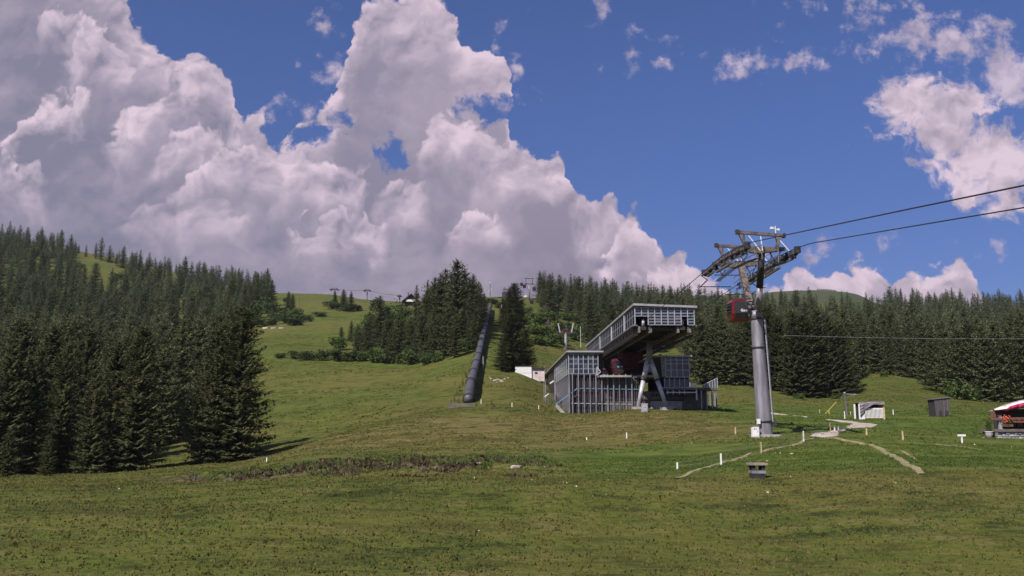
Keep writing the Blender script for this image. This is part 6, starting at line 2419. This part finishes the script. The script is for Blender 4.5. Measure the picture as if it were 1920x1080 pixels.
ROCKS = [rock_mesh(i) for i in range(4)]
r_ = random.Random(21)
for x, y, s_ in [(921, 711, .6), (928, 714, .9), (934, 712, .7), (940, 715, 1.0), (946, 711, .6), (952, 709, .5), (918, 708, .5), (932, 717, .5)]:
    p = hit(x, y)
    o = put("rock", ROCKS[r_.randrange(4)], None, (p.x, p.y, p.z))
    o.scale = (s_ * .55, s_ * .45, s_ * .5)
    o.rotation_euler = (0, 0, r_.uniform(0, 6))
    tag(o, "small pale stone in the scatter below the lone broad spruce", "rock", "stones below the lone spruce")
for x, y, s_, lab in [(896, 872, .5, "biggest pale stone on the rough bank at the bottom"), (965, 876, .45, "flat pinkish stone right of the dry saplings on the bank"), (690, 872, .35, "brown stone at the left part of the rough bank"),
                      (640, 868, .3, "small brown stone near the left end of the rough bank"), (1484, 851, .28, "pale stone alone in the grass below the footpath"), (1843, 821, .25, "pale stone before the planter tub"),
                      (1866, 819, .3, "pale stone between the planter tub and the stone base")]:
    p = hit(x, y)
    o = put("rock", ROCKS[r_.randrange(4)], None, (p.x, p.y, p.z - .05))
    o.scale = (s_ * .7, s_ * .55, s_ * .6)
    o.rotation_euler = (0, 0, r_.uniform(0, 6))
    tag(o, lab, "rock")


def sapling(x, yb, yt, label, group, dead=True):
    p = hit(x, yb)
    h = P(x, yt, p.y).z - p.z
    rr = random.Random(int(x * 7 + yb))
    mb = MB()
    mb.tube([(0, 0, -.1), (.02, 0, h * .6), (0, 0, h)], [.03, .02, .008], 5)
    o = empty("sapling", p, label, "sapling", group, rr.uniform(0, 6))
    mb.build("stem", M['bark'], o)
    v, f = spruce_crown(rr, h, 9, 7, 3, .30, .12, .25, 1)
    me = mesh_from("sapling_crown", v, f, [M['dead' if dead else 'needle']])
    put("branches", me, o)


for x, yb, yt in [(857, 742, 728), (862, 734, 716), (852, 752, 738), (868, 724, 706), (874, 708, 694), (860, 757, 744), (846, 757, 748), (880, 700, 690), (853, 722, 714)]:
    sapling(x, yb, yt, "dark thin sapling on the bank left of the lower pipe", "saplings left of the lower pipe")
sapling(936, 868, 846, "taller dark dry sapling on the rough bank at the bottom", None)
sapling(958, 868, 850, "shorter dark dry sapling right of its taller neighbour on the bank", None)
sapling(972, 866, 858, "low dark heap of dry twigs right of the two bank saplings", None)
sapling(922, 758, 746, "pale little plant at the foot of the pipe, right side", None, False)

PATH_PTS = []
for nm in ("gravel_path", "footpath", "dirt_track"):
    for o in scene.objects:
        if o.name.startswith(nm):
            for q in o.data.polygons:
                if q.index % 6 in (2, 3):
                    PATH_PTS.append((round(q.center.x * 3), round(q.center.y * 3)))
PATH_PTS = set(PATH_PTS)


def tufts(name, n, mat, area, hlo, hhi, seed, spread, label, keep=None, blades=3):
    rg = np.random.RandomState(seed)
    vs, fs = [], []
    ulo, uhi, Ylo, Yhi = area
    done = 0
    while done < n:
        Y = math.sqrt(rg.uniform(Ylo ** 2, Yhi ** 2))
        x = rg.uniform(ulo, uhi) * Y
        done += 1
        if (round(x * 3), round(Y * 3)) in PATH_PTS:
            continue
        if keep and not keep(x, Y, rg):
            continue
        z = ground(x, Y) - .03
        for b in range(blades):
            a = rg.uniform(0, 6.283)
            h = rg.uniform(hlo, hhi)
            w = spread * rg.uniform(.5, 1.2)
            ca, sa = math.cos(a), math.sin(a)
            lx, ly = rg.normal(0, .35) * h, rg.normal(0, .35) * h
            ox, oy = rg.normal(0, spread), rg.normal(0, spread)
            k = len(vs)
            vs.append((x + ox - ca * w, Y + oy - sa * w, z))
            vs.append((x + ox + ca * w, Y + oy + sa * w, z))
            vs.append((x + ox + lx, Y + oy + ly, z + h))
            fs.append((k, k + 1, k + 2))
    me = bpy.data.meshes.new(name)
    me.from_pydata(vs, [], fs)
    me.materials.append(mat)
    me.update()
    o = put(name, me)
    tag(o, label, kind='stuff')


tufts("grass", 42000, M['blade'], (-.66, .66, 12, 62), .04, .12, 3, .06, "short meadow grass on the near slope")
tufts("grass", 26000, M['blade'], (-.64, .64, 60, 125), .05, .15, 4, .12, "meadow grass tussocks round the station and pylon",
      lambda x, y, rg: mnoise.noise((x * .12, y * .12, 4)) > -.25)
tufts("grass", 46000, M['blade'], (-.34, .56, 120, 330), .08, .24, 14, .26, "meadow grass tussocks over the open upper slopes",
      lambda x, y, rg: mnoise.noise((x * .05, y * .08, 4)) + .6 * mnoise.noise((x * .3, y * .5, 6)) > .0, 2)
tufts("weeds", 9000, M['leaf'], (-.34, .08, 42, 68), .06, .24, 5, .09, "taller weeds on the rough bank",
      lambda x, y, rg: math.exp(-(((x + 10) / 14) ** 2 + ((y - 57) / 8) ** 2)) + .4 * mnoise.noise((x * .4, y * .4, 2)) > .45)
tufts("heather", 12000, M['heather'], (-.31, .06, 42, 66), .06, .24, 6, .12, "brown heather and dry stalks on the rough bank",
      lambda x, y, rg: math.exp(-(((x + 10) / 12) ** 2 + ((y - 53) / 8) ** 2)) + .8 * mnoise.noise((x * .4, y * .4, 8)) > .6)
tufts("clover", 15000, M['leaf_dark'], (-.66, .66, 12, 50), .03, .11, 17, .07, "darker clover and dock patches in the near meadow",
      lambda x, y, rg: mnoise.noise((x * .16, y * .22, 21)) + .35 * mnoise.noise((x * .9, y * .9, 3)) > .22)
tufts("dry_stalks", 2600, M['heather'], (-.66, .66, 12, 48), .05, .16, 18, .03, "dry brown stalks in patches of the near meadow",
      lambda x, y, rg: mnoise.noise((x * .12, y * .2, 33)) + .4 * mnoise.noise((x * .8, y * .8, 5)) > .3, 2)
tufts("wildflowers", 110, M['petal'], (-.5, .6, 30, 75), .05, .12, 7, .05, "pale wildflowers dotted in the near meadow",
      lambda x, y, rg: mnoise.noise((x * .2, y * .2, 12)) > .05, 2)

# ------------------------------------------------------------------ haze over the valley
mb = MB()
mb.box(-6900, 6900, -6900, 6900, float(T_V[:, :, 2].min()) - 1.5, float(T_V[:, :, 2].max()) + 12)
hz = mb.build("haze", [])
hm = bpy.data.materials.new("haze_air")
hm.use_nodes = True
nt = hm.node_tree
nt.nodes.remove(nt.nodes['Principled BSDF'])
pv = nt.nodes.new('ShaderNodeVolumePrincipled')
pv.inputs['Color'].default_value = (0.86, 0.90, 1.0, 1)
pv.inputs['Density'].default_value = 0.00006
pv.inputs['Anisotropy'].default_value = 0.2
nt.links.new(pv.outputs[0], nt.nodes['Material Output'].inputs['Volume'])
hz.data.materials.append(hm)
tag(hz, kind='stuff')
